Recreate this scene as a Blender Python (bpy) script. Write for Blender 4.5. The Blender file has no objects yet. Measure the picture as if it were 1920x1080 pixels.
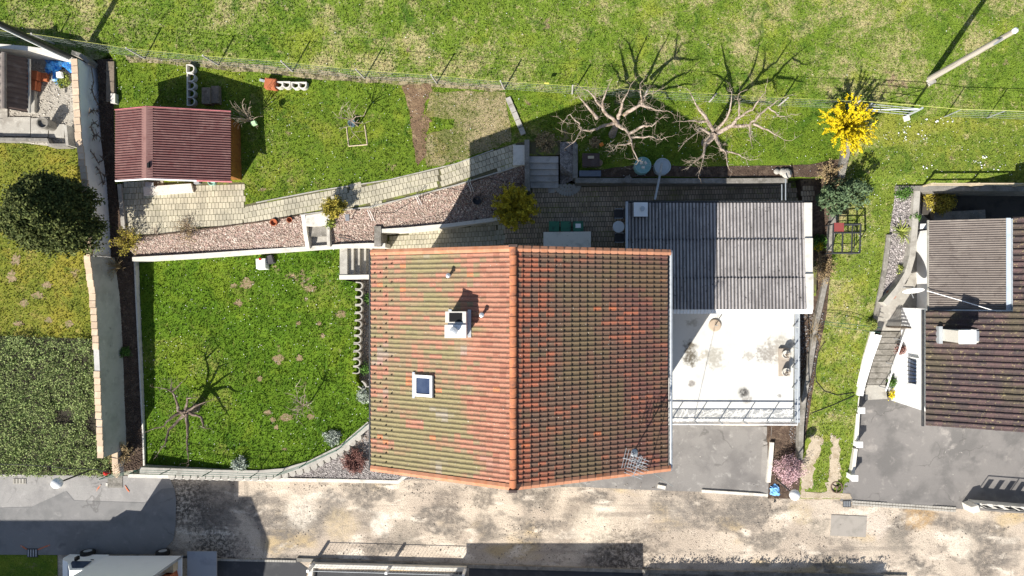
import bpy, math, random
import numpy as np
from mathutils import Vector, Matrix
from mathutils.bvhtree import BVHTree
from mathutils.geometry import tessellate_polygon
random.seed(7); RNG = np.random.default_rng(7)
S = bpy.context.scene; C = S.collection
# ------------------------------------------------------------------ camera, sky, sun
H, F, NX, NY = 40.0, 1300.0, 1040.0, 543.0      # drone height, focal length in photo pixels, nadir pixel
cam = bpy.data.cameras.new('camera'); camo = bpy.data.objects.new('camera', cam); C.objects.link(camo)
camo.location = (0, 0, H); camo.rotation_euler = (0, 0, 0)
cam.sensor_width = 36; cam.lens = 36*F/1920; cam.clip_end = 2000
cam.shift_x = (960-NX)/1920; cam.shift_y = (NY-540)/1920
S.camera = camo
SUN = Vector((0.71, 1.10, -1.0)).normalized()
EL = math.asin(-SUN.z); AZ = math.atan2(-SUN.x, -SUN.y) % (2*math.pi)
w = bpy.data.worlds.new('World'); S.world = w; w.use_nodes = True
nt = w.node_tree; bg = nt.nodes['Background']; sk = nt.nodes.new('ShaderNodeTexSky')
sk.sky_type = 'NISHITA'; sk.sun_disc = False; sk.sun_elevation = EL; sk.sun_rotation = AZ
nt.links.new(sk.outputs[0], bg.inputs[0]); bg.inputs[1].default_value = 0.07
sl = bpy.data.lights.new('sun', 'SUN'); sl.energy = 4.6; sl.angle = math.radians(0.5); sl.color = (1, .95, .87)
so = bpy.data.objects.new('sun', sl); C.objects.link(so); so.rotation_euler = SUN.to_track_quat('-Z', 'Y').to_euler()
so.location = (-30, -40, 60)
S.view_settings.view_transform = 'Standard'; S.view_settings.look = 'None'
S.view_settings.exposure = 0.92; S.view_settings.gamma = 1; S.view_settings.use_curve_mapping = False
# ------------------------------------------------------------------ helpers
def W(px, py, z): return Vector(((px-NX)*(H-z)/F, (NY-py)*(H-z)/F, z))
class MB:
    def __init__(s): s.v = []; s.f = []
    def add(s, v, f):
        o = len(s.v); s.v += [tuple(x) for x in v]; s.f += [tuple(i+o for i in q) for q in f]; return s
    def box(s, x, y, z, sx, sy, sz, rz=0, tx=1, ty=1):
        c, n = math.cos(rz), math.sin(rz); V = []
        for k, (a, b) in ((0, (1, 1)), (1, (tx, ty))):
            for i, j in ((-1, -1), (1, -1), (1, 1), (-1, 1)):
                u, q = i*sx/2*a, j*sy/2*b; V.append((x+u*c-q*n, y+u*n+q*c, z+k*sz))
        return s.add(V, [(3, 2, 1, 0), (4, 5, 6, 7), (0, 1, 5, 4), (1, 2, 6, 5), (2, 3, 7, 6), (3, 0, 4, 7)])
    def prism(s, top, zb):
        n = len(top); top = [Vector(p) for p in top]
        bot = [Vector((p.x, p.y, zb if not callable(zb) else zb(p))) for p in top]
        tri = tessellate_polygon([top]); o = top+bot
        f = [tuple(t) for t in tri]+[(i, (i+1) % n, n+(i+1) % n, n+i) for i in range(n)]
        return s.add(o, f)
    def tube(s, pts, r, n=6, cap=True):
        pts = [Vector(p) for p in pts]; m = len(pts)
        rs = r if isinstance(r, (list, tuple)) else [r]*m
        V = []; prev = None
        for i, p in enumerate(pts):
            t = (pts[min(i+1, m-1)]-pts[max(i-1, 0)])
            if t.length < 1e-6: t = Vector((0, 0, 1))
            t.normalize()
            if prev is None or abs(prev.dot(t)) > .95: prev = Vector((0, 0, 1)) if abs(t.z) < .9 else Vector((1, 0, 0))
            u = (prev-t*prev.dot(t)).normalized(); q = t.cross(u); prev = u
            for k in range(n):
                a = 2*math.pi*k/n; V.append(p+(u*math.cos(a)+q*math.sin(a))*rs[i])
        f = [(i*n+k, i*n+(k+1) % n, (i+1)*n+(k+1) % n, (i+1)*n+k) for i in range(m-1) for k in range(n)]
        if cap: f += [tuple(range(n)), tuple(range((m-1)*n, m*n))]
        return s.add(V, f)
    def lathe(s, x, y, z, prof, n=20, capt=True, capb=False):
        V = []; m = len(prof)
        for r, h in prof:
            for k in range(n):
                a = 2*math.pi*k/n; V.append((x+r*math.cos(a), y+r*math.sin(a), z+h))
        f = [(i*n+k, i*n+(k+1) % n, (i+1)*n+(k+1) % n, (i+1)*n+k) for i in range(m-1) for k in range(n)]
        if capt: f.append(tuple(range((m-1)*n, m*n)))
        if capb: f.append(tuple(range(n)))
        return s.add(V, f)
    def ball(s, x, y, z, r, sz=1, n=14, m=8):
        return s.lathe(x, y, z, [(max(r*math.sin(math.pi*i/m), 1e-4), -r*sz*math.cos(math.pi*i/m)) for i in range(m+1)], n)
    def np(s, V, Fc):
        o = len(s.v); s.v += V.tolist(); s.f += (Fc+o).tolist(); return s
    def mesh(s, name):
        me = bpy.data.meshes.new(name); me.from_pydata(s.v, [], s.f); return me
    def build(s, name, m, parent=None, smooth=False):
        return link(name, s.mesh(name), m, parent, smooth)
POS = {}
def link(name, me, m, parent=None, smooth=False, loc=None):
    if m is not None and not me.materials: me.materials.append(m)
    if smooth: me.polygons.foreach_set('use_smooth', [True]*len(me.polygons))
    o = bpy.data.objects.new(name, me); C.objects.link(o)
    base = Vector(loc) if loc is not None else Vector((0, 0, 0))
    if parent is not None:
        o.parent = parent; o.location = base-POS.get(parent, Vector((0, 0, 0)))
    else: o.location = base
    POS[o] = base
    return o
def tag(o, label, cat, group=None, kind=None):
    if label: o['label'] = label
    if cat: o['category'] = cat
    if group: o['group'] = group
    if kind: o['kind'] = kind
    return o
def thing(name, label, cat, loc, group=None):
    o = bpy.data.objects.new(name, None); C.objects.link(o); o.location = loc; POS[o] = Vector(loc)
    o.empty_display_size = .3
    return tag(o, label, cat, group)
def dup(root, loc, rz=0, label=None, sc=None):
    r = root.copy(); C.objects.link(r); r.location = loc; r.rotation_euler = (0, 0, rz); POS[r] = Vector(loc)
    if sc: r.scale = (sc,)*3
    if label: r['label'] = label
    for ch in list(root.children):
        c = ch.copy(); C.objects.link(c); c.parent = r
        for g in list(ch.children):
            d = g.copy(); C.objects.link(d); d.parent = c
    return r
# ------------------------------------------------------------------ materials
class NT:
    def __init__(s, name):
        s.m = bpy.data.materials.new(name); s.m.use_nodes = True; s.t = s.m.node_tree; s.n = s.t.nodes
        s.b = s.n['Principled BSDF']; s.p = s.n.new('ShaderNodeNewGeometry').outputs['Position']
    def L(s, a, b): s.t.links.new(a, b)
    def val(s, inp, v):
        if hasattr(v, 'links'): s.L(v, inp)
        else: inp.default_value = v
    def noise(s, scale, detail=3, rough=.6, vec=None, dist=0, stretch=None):
        n = s.n.new('ShaderNodeTexNoise'); n.inputs['Scale'].default_value = scale; n.inputs['Detail'].default_value = detail
        n.inputs['Roughness'].default_value = rough; n.inputs['Distortion'].default_value = dist
        v = vec or s.p
        if stretch:
            k = s.n.new('ShaderNodeVectorMath'); k.operation = 'MULTIPLY'; s.L(v, k.inputs[0]); k.inputs[1].default_value = stretch; v = k.outputs[0]
        s.L(v, n.inputs['Vector']); return n.outputs['Fac']
    def ramp(s, f, lo, hi, a=0, b=1, smooth=True):
        n = s.n.new('ShaderNodeMapRange'); n.clamp = True
        if smooth: n.interpolation_type = 'SMOOTHSTEP'
        s.L(f, n.inputs[0]); n.inputs[1].default_value = lo; n.inputs[2].default_value = hi; n.inputs[3].default_value = a; n.inputs[4].default_value = b
        return n.outputs[0]
    def math(s, op, a, b=0.0):
        n = s.n.new('ShaderNodeMath'); n.operation = op; s.val(n.inputs[0], a); s.val(n.inputs[1], b); return n.outputs[0]
    def mix(s, f, a, b, blend='MIX'):
        n = s.n.new('ShaderNodeMix'); n.data_type = 'RGBA'; n.blend_type = blend
        s.val(n.inputs[0], f)
        for i, c in ((6, a), (7, b)): s.val(n.inputs[i], c if hasattr(c, 'links') else (*c, 1))
        return n.outputs[2]
    def scale(s, col, f):
        n = s.n.new('ShaderNodeVectorMath'); n.operation = 'SCALE'; s.val(n.inputs[0], col if hasattr(col, 'links') else col); s.val(n.inputs[3], f); return n.outputs[0]
    def near(s, c, r, soft=.5, warp=.5, wscale=3):
        d = s.n.new('ShaderNodeVectorMath'); d.operation = 'DISTANCE'; s.L(s.p, d.inputs[0]); d.inputs[1].default_value = c
        k = s.math('ADD', d.outputs['Value'], s.math('MULTIPLY', s.math('SUBTRACT', s.noise(wscale), .5), warp*2))
        return s.ramp(k, r, r*(1-soft))
    def cells(s, sx, sy, ox=0, oy=0):
        x = s.n.new('ShaderNodeSeparateXYZ'); s.L(s.p, x.inputs[0])
        cx = s.math('FLOOR', s.math('DIVIDE', s.math('SUBTRACT', x.outputs[0], ox), sx)); cy = s.math('FLOOR', s.math('DIVIDE', s.math('SUBTRACT', x.outputs[1], oy), sy))
        c = s.n.new('ShaderNodeCombineXYZ'); s.L(cx, c.inputs[0]); s.L(cy, c.inputs[1])
        wn = s.n.new('ShaderNodeTexWhiteNoise'); s.L(c.outputs[0], wn.inputs[0]); k = s.n.new('ShaderNodeVectorMath'); k.operation = 'MULTIPLY'; s.L(c.outputs[0], k.inputs[0]); k.inputs[1].default_value = (sx, sy, 1); s.snap = k.outputs[0]; return wn.outputs['Value'], wn.outputs['Color'], x
    def end(s, col, rough=.9, bump=None, spec=.25, metal=0):
        s.val(s.b.inputs['Base Color'], col if hasattr(col, 'links') else (*col, 1)); s.val(s.b.inputs['Roughness'], rough)
        s.b.inputs['Specular IOR Level'].default_value = spec; s.b.inputs['Metallic'].default_value = metal
        if bump:
            f, d = bump; n = s.n.new('ShaderNodeBump'); n.inputs['Strength'].default_value = 1; n.inputs['Distance'].default_value = d
            s.L(f, n.inputs['Height']); s.L(n.outputs[0], s.b.inputs['Normal'])
        return s.m
def M(name, col, layers=(), rough=.9, bump=None, spec=.25, metal=0, grain=None, rand=0, cracks=None):
    """layers: (colour, noise scale, lo, hi[, detail]); grain (scale, amount); bump (scale, metres)"""
    t = NT(name); c = (*col, 1)
    c = t.mix(0.0, col, col)
    for i, l in enumerate(layers):
        st = l[5] if len(l) > 5 else None
        v = None
        c = t.mix(t.ramp(t.noise(l[1], l[4] if len(l) > 4 else 4, .62, stretch=st, dist=.3), l[2], l[3]), c, l[0])
    if cracks:
        nv = t.n.new('ShaderNodeTexNoise'); nv.inputs['Scale'].default_value = 1.3; nv.inputs['Detail'].default_value = 4; t.L(t.p, nv.inputs['Vector'])
        mx = t.n.new('ShaderNodeVectorMath'); mx.operation = 'ADD'; t.L(t.p, mx.inputs[0]); t.L(nv.outputs['Color'], mx.inputs[1])
        vo = t.n.new('ShaderNodeTexVoronoi'); vo.feature = 'DISTANCE_TO_EDGE'; vo.inputs['Scale'].default_value = cracks; t.L(mx.outputs[0], vo.inputs['Vector'])
        c = t.mix(t.math('MULTIPLY', t.ramp(vo.outputs['Distance'], .016, .004), t.math('MULTIPLY', t.ramp(t.noise(.4, 3), .52, .60), .38)), c, (.06, .056, .052))
        c = t.mix(t.math('MULTIPLY', t.ramp(t.noise(.9, 2, .5), .70, .76), .5), c, (.09, .088, .086))
    if rand:
        oi = t.n.new('ShaderNodeObjectInfo'); gi = t.n.new('ShaderNodeNewGeometry')
        c = t.scale(c, t.math('ADD', 1-rand, t.math('MULTIPLY', t.math('FRACT', t.math('ADD', oi.outputs['Random'], gi.outputs['Random Per Island'])), 2*rand)))
    if grain: c = t.scale(c, t.ramp(t.noise(grain[0], 2, .7), .3, .7, 1-grain[1], 1+grain[1], False))
    return t.end(c, rough, (t.noise(bump[0], 4, .65), bump[1]) if bump else None, spec, metal)

def grass(name, base, dry, dark, d0, d1, k0=.5, k1=.72, earth=None):
    t = NT(name)
    big = t.noise(.22, 5, .7, dist=.5); mid = t.noise(1.3, 5, .72); fin = t.noise(9, 3, .75)
    c = t.mix(t.ramp(t.math('ADD', t.math('MULTIPLY', mid, .6), t.math('MULTIPLY', fin, .4)), k0-.08, k1), base, dark)
    dr = t.math('ADD', t.math('MULTIPLY', big, .45), t.math('ADD', t.math('MULTIPLY', t.noise(.9, 5, .75), .3), t.math('MULTIPLY', fin, .25)))
    c = t.mix(t.ramp(dr, d0, d1), c, dry)
    c = t.mix(t.math('MULTIPLY', t.ramp(t.noise(.42, 4, .65, dist=.5), .50, .66), .55), c, tuple(v*k for v, k in zip(base, (1.75, 1.32, 1.5))))
    e = t.math('MULTIPLY', t.ramp(t.noise(.55, 3, .6), .655, .72), t.ramp(t.noise(5, 3), .38, .6))
    c = t.mix(e, c, earth or (.30, .22, .14))
    gi = t.n.new('ShaderNodeNewGeometry')
    c = t.mix(t.ramp(t.noise(3.2, 5, .75, dist=.6), .56, .70), c, dry, 'MIX') if d0 < .53 else t.mix(t.math('MULTIPLY', t.ramp(t.noise(2.6, 5, .75, dist=.6), .58, .72), .6), c, dry)
    c = t.mix(t.math('MULTIPLY', t.ramp(t.noise(.7, 4, .7, dist=.8), .56, .68), .7), c, dark)
    c = t.scale(c, t.ramp(t.noise(24, 2, .8), .3, .7, .5, 1.55, False))
    return t.end(c, .85, (t.noise(16, 3, .8), .09), .12)
G_FIELD = grass('field_grass', (.165, .245, .028), (.44, .38, .19), (.050, .120, .012), .485, .60)
G_GARDEN = grass('garden_grass', (.140, .210, .020), (.36, .31, .12), (.052, .118, .011), .53, .65)
G_LAWN = grass('lawn_grass', (.105, .188, .013), (.25, .26, .06), (.038, .100, .007), .53, .66)
G_STRIP = grass('strip_grass', (.185, .242, .034), (.43, .37, .18), (.062, .130, .015), .50, .62)
G_LEFT = grass('neighbour_grass', (.185, .200, .026), (.38, .31, .09), (.085, .128, .018), .52, .64)
G_DRY = grass('dry_grass', (.16, .17, .05), (.34, .28, .16), (.11, .13, .035), .44, .56)
SOIL = M('soil', (.075, .05, .036), [((.14, .10, .07), 3, .45, .65), ((.04, .028, .02), 7, .5, .7)], bump=(14, .06), grain=(30, .3))
TILLED = M('tilled_soil', (.17, .11, .065), [((.27, .19, .11), 2.2, .45, .68), ((.10, .065, .04), 6, .5, .7)], bump=(12, .08), grain=(24, .3))
GROUND = M('ground_earth', (.12, .10, .07), [((.09, .12, .04), .3, .4, .6)], bump=(3, .05))
CONC = M('concrete', (.38, .36, .32), [((.27, .25, .22), 1.5, .45, .7), ((.47, .45, .40), 4, .5, .75)], bump=(20, .008), grain=(30, .12))
CONCD = M('weathered_concrete', (.23, .215, .19), [((.14, .13, .11), 1.8, .42, .7), ((.33, .31, .28), 5, .52, .75)], bump=(14, .012), grain=(24, .2))
CONCL = M('pale_concrete', (.60, .57, .51), [((.42, .40, .35), 2, .5, .75), ((.30, .29, .26), 6, .6, .8)], bump=(18, .008), grain=(30, .1))
WHITEW = M('white_render', (.86, .86, .85), [((.66, .65, .62), .8, .5, .8), ((.5, .49, .46), 3, .66, .85)], bump=(25, .006))
GREYW = M('grey_render', (.44, .43, .415), [((.33, .325, .31), .9, .42, .7), ((.12, .12, .115), 2.2, .6, .8), ((.54, .53, .51), 3.5, .55, .8)], bump=(20, .01))
COPING = M('beige_coping_tile', (.54, .41, .29), [((.60, .48, .35), 3, .45, .7), ((.40, .29, .20), 8, .55, .8)], rand=.14, bump=(30, .004), grain=(40, .1))
PAVER = M('concrete_paver', (.46, .42, .315), [((.36, .33, .25), 1.2, .42, .66), ((.25, .24, .16), 4, .6, .78)], rand=.13, bump=(30, .006), grain=(34, .12))
PAVERD = M('old_brick_paver', (.43, .33, .24), [((.31, .245, .165), 1.0, .42, .66), ((.30, .25, .20), 5, .55, .78)], rand=.2, bump=(30, .006), grain=(34, .12))
JOINT = M('mossy_joint', (.11, .10, .055), [((.17, .20, .035), 1.5, .5, .62), ((.06, .055, .04), 6, .5, .7)], bump=(20, .01))
ASPH = M('asphalt', (.30, .288, .275), [((.25, .24, .232), .6, .42, .62), ((.36, .345, .33), 2.5, .55, .8), ((.40, .38, .35), .5, .6, .72)], bump=(40, .006), grain=(45, .14), cracks=.33)
ASPHP = M('shadow_patch_asphalt', (.215, .21, .205), [((.17, .168, .165), .6, .42, .62), ((.27, .26, .25), 2.5, .55, .8)], bump=(40, .006), grain=(45, .14), cracks=.33)  # darker copy of the asphalt for its shadowed part
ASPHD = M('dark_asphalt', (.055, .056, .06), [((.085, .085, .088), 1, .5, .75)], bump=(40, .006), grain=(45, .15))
DRIVE = M('worn_driveway_asphalt', (.19, .178, .168), [((.135, .128, .122), .5, .42, .62), ((.27, .25, .23), 1.5, .56, .75), ((.45, .42, .38), 5, .70, .76)], bump=(40, .006), grain=(45, .13), cracks=.33)
SLABC = M('driveway_concrete', (.225, .212, .198), [((.165, .155, .147), .6, .42, .66), ((.34, .325, .30), 2, .55, .75), ((.6, .55, .48), 4.2, .70, .74)], bump=(30, .006), grain=(40, .1), cracks=.33)
t = NT('broken_road')
c = t.mix(t.ramp(t.noise(.45, 4, .55, dist=.3), .40, .62), (.62, .55, .47), (.49, .43, .37))
c = t.mix(t.ramp(t.noise(.30, 3, .5, stretch=(.7, 1.3, 1)), .56, .68), c, (.52, .42, .27))
c = t.mix(t.math('MULTIPLY', t.ramp(t.noise(.38, 4, .55, dist=.3, stretch=(.8, 1.3, 1)), .50, .60), t.ramp(t.noise(3.0, 5, .7), .22, .62)), c, (.20, .185, .17))
c = t.mix(t.math('MULTIPLY', t.ramp(t.noise(1.2, 4, .55, stretch=(.6, 1.2, 1)), .55, .66), .75), c, (.27, .245, .22))
c = t.mix(t.ramp(t.noise(.8, 4, .55, stretch=(.6, 1.2, 1), dist=.3), .56, .68), c, (.76, .70, .62))
c = t.mix(t.math('MULTIPLY', t.ramp(t.noise(4.5, 5, .7), .56, .68), .6), c, (.28, .25, .22))
c = t.mix(t.math('MULTIPLY', t.ramp(t.noise(8, 5, .75), .55, .64), t.ramp(t.noise(.6, 3), .45, .60)), c, (.06, .052, .045))
c = t.mix(t.math('MULTIPLY', t.ramp(t.noise(1.0, 4, .6, stretch=(.10, 1.5, 1)), .54, .68), .6), c, (.27, .245, .22))
c = t.mix(t.math('MULTIPLY', t.ramp(t.noise(.8, 4, .6, stretch=(1.6, .16, 1)), .60, .72), .55), c, (.25, .225, .20))
e = t.math('MULTIPLY', t.math('ADD', t.near((-21.4, -12.3, 0), 2.6, .8, .9, 1.5), t.math('ADD', t.near((-19.5, -15.2, 0), 2.4, .8, .9, 1.5), t.near((4, -15.9, 0), 3.4, .9, 1.2, 1.2))), t.ramp(t.noise(5, 5, .75), .42, .56))
c = t.mix(t.math('MULTIPLY', e, .85), c, (.06, .052, .046))
for (px, py, r_, col, k_) in ((395, 940, 1.5, (.12, .105, .095), .6), (622, 945, 1.1, (.20, .19, .18), .8), (690, 968, 1.0, (.24, .22, .20), .7), (540, 1000, 1.2, (.24, .22, .20), .6), (590, 990, .9, (.22, .205, .19), .7), (838, 940, 1.1, (.19, .17, .155), .8), (905, 935, .9, (.17, .155, .14), .8), (908, 985, .9, (.19, .175, .16), .75), (760, 1000, 1.1, (.26, .24, .21), .6), (850, 1000, .7, (.18, .165, .15), .7), (1020, 930, 1.3, (.20, .18, .16), .7), (1085, 960, 1.2, (.26, .23, .20), .7), (1065, 1000, 1.1, (.28, .245, .215), .7), (1270, 960, 1.4, (.25, .235, .22), .7), (1390, 945, 1.5, (.22, .205, .19), .7), (1240, 940, 1.0, (.20, .185, .17), .7), (1535, 990, .8, (.27, .25, .22), .7), (1680, 1012, .9, (.28, .26, .23), .7), (1820, 1005, 1.1, (.28, .26, .235), .6), (1890, 1030, 1.3, (.26, .24, .22), .6),
      (1725, 965, 1.2, (.48, .32, .15), .7), (640, 985, 1.3, (.62, .52, .36), .6), (1500, 960, .9, (.55, .46, .30), .5), (565, 962, 1.2, (.82, .77, .69), .7), (715, 985, .8, (.84, .80, .73), .8), (1110, 990, 1.5, (.80, .73, .62), .7), (1640, 985, 1.1, (.74, .66, .60), .6), (1010, 900, .9, (.75, .68, .58), .6), (1800, 1020, 1.0, (.80, .75, .66), .7)):
    c = t.mix(t.math('MULTIPLY', t.math('MULTIPLY', t.near(W(px, py, 0), r_, .55, .55, 1.6), t.ramp(t.noise(4.2, 5, .72), .25, .62)), k_), c, col)
c = t.mix(1.0, c, (1.02, .975, .91), 'MULTIPLY'); c = t.scale(c, t.ramp(t.noise(22, 3, .75), .3, .7, .56, 1.18, False))
ROAD = t.end(c, .95, (t.noise(12, 5, .75), .045), .1)
STONE = M('grey_gravel', (.34, .31, .30), [((.16, .14, .14), 7, .5, .6), ((.62, .58, .55), 9, .58, .68)], rand=.45)
PSTONE = M('pink_gravel', (.33, .262, .215), [((.50, .43, .37), 6, .5, .62), ((.22, .13, .10), 8, .55, .66)], rand=.42)
RUBST = M('rubble_stone', (.36, .32, .28), [((.14, .12, .105), 2, .46, .6)], rand=.4)
PBED = M('pink_gravel_bed', (.27, .18, .15), [((.42, .32, .28), 12, .45, .6), ((.13, .08, .06), 2, .5, .7)], bump=(25, .04), grain=(30, .35))
GBED = M('grey_gravel_bed', (.20, .185, .175), [((.36, .33, .31), 12, .45, .6), ((.09, .08, .075), 6, .5, .7)], bump=(25, .04), grain=(30, .35))
METAL = M('grey_metal', (.35, .37, .39), [((.26, .27, .28), 2, .5, .7)], rough=.5, spec=.5, metal=.3)
ZINC = M('zinc_sheet', (.50, .53, .55), [((.38, .40, .42), 1.5, .45, .7)], rough=.45, spec=.5, metal=.35)
DARKM = M('dark_metal', (.03, .032, .035), [((.06, .055, .05), 6, .5, .7)], rough=.5, spec=.4)
BLACK = M('black_void', (.008, .008, .009), rough=.8)
WHITEP = M('white_paint', (.80, .80, .79), [((.70, .69, .66), 3, .55, .8)], rough=.5, spec=.4)
GLASS = M('dark_glass', (.03, .045, .09), [((.05, .07, .12), 1, .4, .6)], rough=.08, spec=.7)
WOOD = M('weathered_wood', (.20, .16, .12), [((.12, .095, .07), 6, .45, .7), ((.30, .26, .20), 9, .55, .75)], bump=(25, .006), grain=(30, .15))
WOODL = M('pale_wood', (.52, .43, .30), [((.40, .32, .22), 6, .45, .7)], bump=(25, .005))
WOODO = M('stained_orange_wood', (.25, .10, .025), [((.16, .06, .018), 4, .45, .7, 4, (1, 1, .2)), ((.32, .14, .04), 7, .55, .7)], rough=.6)
BARK = M('pale_bark', (.36, .29, .235), [((.20, .15, .11), 5, .45, .62), ((.50, .43, .37), 9, .52, .7), ((.40, .27, .06), 4, .66, .74)], bump=(22, .02), grain=(30, .2))
BARKD = M('dark_bark', (.15, .11, .085), [((.30, .25, .21), 6, .5, .64), ((.06, .045, .035), 9, .52, .7), ((.35, .20, .05), 3, .64, .74)], bump=(22, .02), grain=(30, .2))
TWIG = M('twig_bark', (.33, .26, .20), [((.46, .39, .32), 6, .5, .66), ((.20, .15, .11), 9, .52, .7)], rand=.2)
DRYT = M('dry_stems', (.34, .25, .13), [((.20, .14, .08), 4, .45, .66), ((.47, .38, .22), 8, .55, .7)], rand=.3)
def leafm(name, a, b, cc, rand=.35):
    return M(name, a, [(b, 3, .45, .62), (cc, 9, .52, .7)], rand=rand, rough=.75, spec=.15)
CONIF = leafm('conifer_needles', (.082, .100, .028), (.052, .070, .021), (.15, .15, .046), .45)
PINE = leafm('pine_needles', (.10, .15, .075), (.07, .11, .055), (.17, .21, .09))
HEDGE = leafm('ground_cover_leaves', (.25, .31, .11), (.16, .23, .07), (.34, .34, .17), .4)
FORS = leafm('yellow_blossom', (.72, .57, .012), (.60, .45, .008), (.80, .68, .05), .18)
FORS2 = leafm('olive_yellow_blossom', (.52, .40, .03), (.28, .24, .03), (.62, .48, .03), .25)  # forsythia yellow with the house shade mixed in; also used for stems
BROOM = leafm('olive_yellow_twigs', (.34, .28, .045), (.22, .20, .035), (.42, .33, .05), .3)
PINK = leafm('pink_blossom', (.56, .38, .40), (.45, .28, .30), (.70, .54, .55), .22)
GREEN = leafm('green_leaves', (.08, .17, .03), (.05, .11, .02), (.15, .24, .06))
LIMEL = leafm('lime_leaves', (.26, .30, .06), (.16, .22, .05), (.36, .36, .12))
SILVER = leafm('silver_leaves', (.36, .40, .34), (.24, .29, .22), (.52, .54, .48))
REDL = leafm('red_twigs', (.24, .12, .10), (.16, .08, .07), (.32, .19, .16))
TERRA = M('terracotta', (.40, .125, .055), [((.30, .085, .04), 5, .45, .7), ((.50, .20, .10), 8, .55, .75)], bump=(30, .005))
BINGREEN = M('dark_green_plastic', (.03, .15, .085), [((.02, .06, .035), 3, .5, .7)], rough=.5, spec=.4)
TEAL = M('pale_teal_plastic', (.20, .38, .38), [((.28, .44, .43), 4, .45, .7)], rough=.55)
ICE = M('pale_grey_plastic', (.38, .44, .47), [((.30, .35, .37), 4, .5, .7)], rough=.55)
BLUE = M('blue_tarpaulin', (.02, .22, .66), [((.10, .40, .80), 4, .45, .6), ((.30, .46, .66), 2.5, .6, .66)], rough=.4, spec=.5)
CLOTHB = M('light_blue_cloth', (.15, .38, .72), [((.25, .48, .75), 5, .45, .6)], rough=.8)
RED = M('red_paint', (.50, .02, .015), [((.36, .02, .015), 5, .5, .7)], rough=.45)
ORANGE = M('orange_paint_mark', (.60, .17, .08), [((.40, .30, .25), 4, .50, .60)], rough=.9)
YELLOWG = M('yellow_green_wire', (.50, .52, .14), [((.40, .44, .10), 4, .5, .7)], rough=.6)
WIREG = M('galvanised_wire', (.30, .34, .33), [((.30, .36, .35), 2, .5, .7)], rough=.5)
CABLEM = M('black_cable', (.02, .02, .022), rough=.6)
GREENM = M('green_coated_metal', (.03, .11, .08), [((.05, .14, .10), 3, .5, .7)], rough=.5)
SLATE = M('dark_fabric', (.065, .062, .065), [((.09, .085, .085), 8, .5, .7)], rough=.8)
MAROON = M('maroon_corrugated_sheet', (.155, .075, .07), [((.20, .11, .10), 1.5, .45, .7), ((.14, .055, .052), 4, .5, .75)], rough=.6, bump=(20, .004), grain=(30, .1))
PINKTRIM = M('pinkish_trim', (.50, .16, .17), [((.40, .12, .13), 4, .5, .7)], rough=.6)
BROWNC = M('brown_corrugated_sheet', (.185, .158, .14), [((.23, .20, .175), 1, .45, .7), ((.13, .108, .096), 3.5, .5, .75)], rough=.75, grain=(30, .15))
DKBROWN = M('dark_brown_sheet', (.070, .048, .042), [((.10, .075, .065), 2, .5, .7)], rough=.7)
HOUSEW = M('house_plaster', (.55, .50, .42), [((.45, .40, .34), 1, .5, .75)], bump=(25, .006))
SKIRT = M('truck_white', (.88, .89, .89), [((.82, .83, .83), 1.2, .5, .75)], rough=.4, spec=.5)
RUBBER = M('tyre_rubber', (.02, .02, .02), rough=.8)
# fibre cement roof with lichen specks
t = NT('fibre_cement'); c = t.mix(t.ramp(t.noise(.8, 5, .65), .42, .64), (.40, .375, .365), (.30, .28, .275))
c = t.mix(t.ramp(t.noise(1.4, 4, .6, stretch=(3, .4, 1)), .50, .7), c, (.24, .225, .22))
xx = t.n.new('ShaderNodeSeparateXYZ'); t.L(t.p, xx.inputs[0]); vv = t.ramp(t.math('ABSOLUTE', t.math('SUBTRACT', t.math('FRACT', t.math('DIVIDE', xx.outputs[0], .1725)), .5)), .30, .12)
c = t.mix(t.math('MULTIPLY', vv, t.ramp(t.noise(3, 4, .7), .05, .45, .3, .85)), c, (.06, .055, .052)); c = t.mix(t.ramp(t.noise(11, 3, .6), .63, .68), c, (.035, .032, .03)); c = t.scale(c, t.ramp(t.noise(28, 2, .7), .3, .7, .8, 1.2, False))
FIBRE = t.end(c, .9, (t.noise(22, 3, .7), .012), .15)
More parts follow.
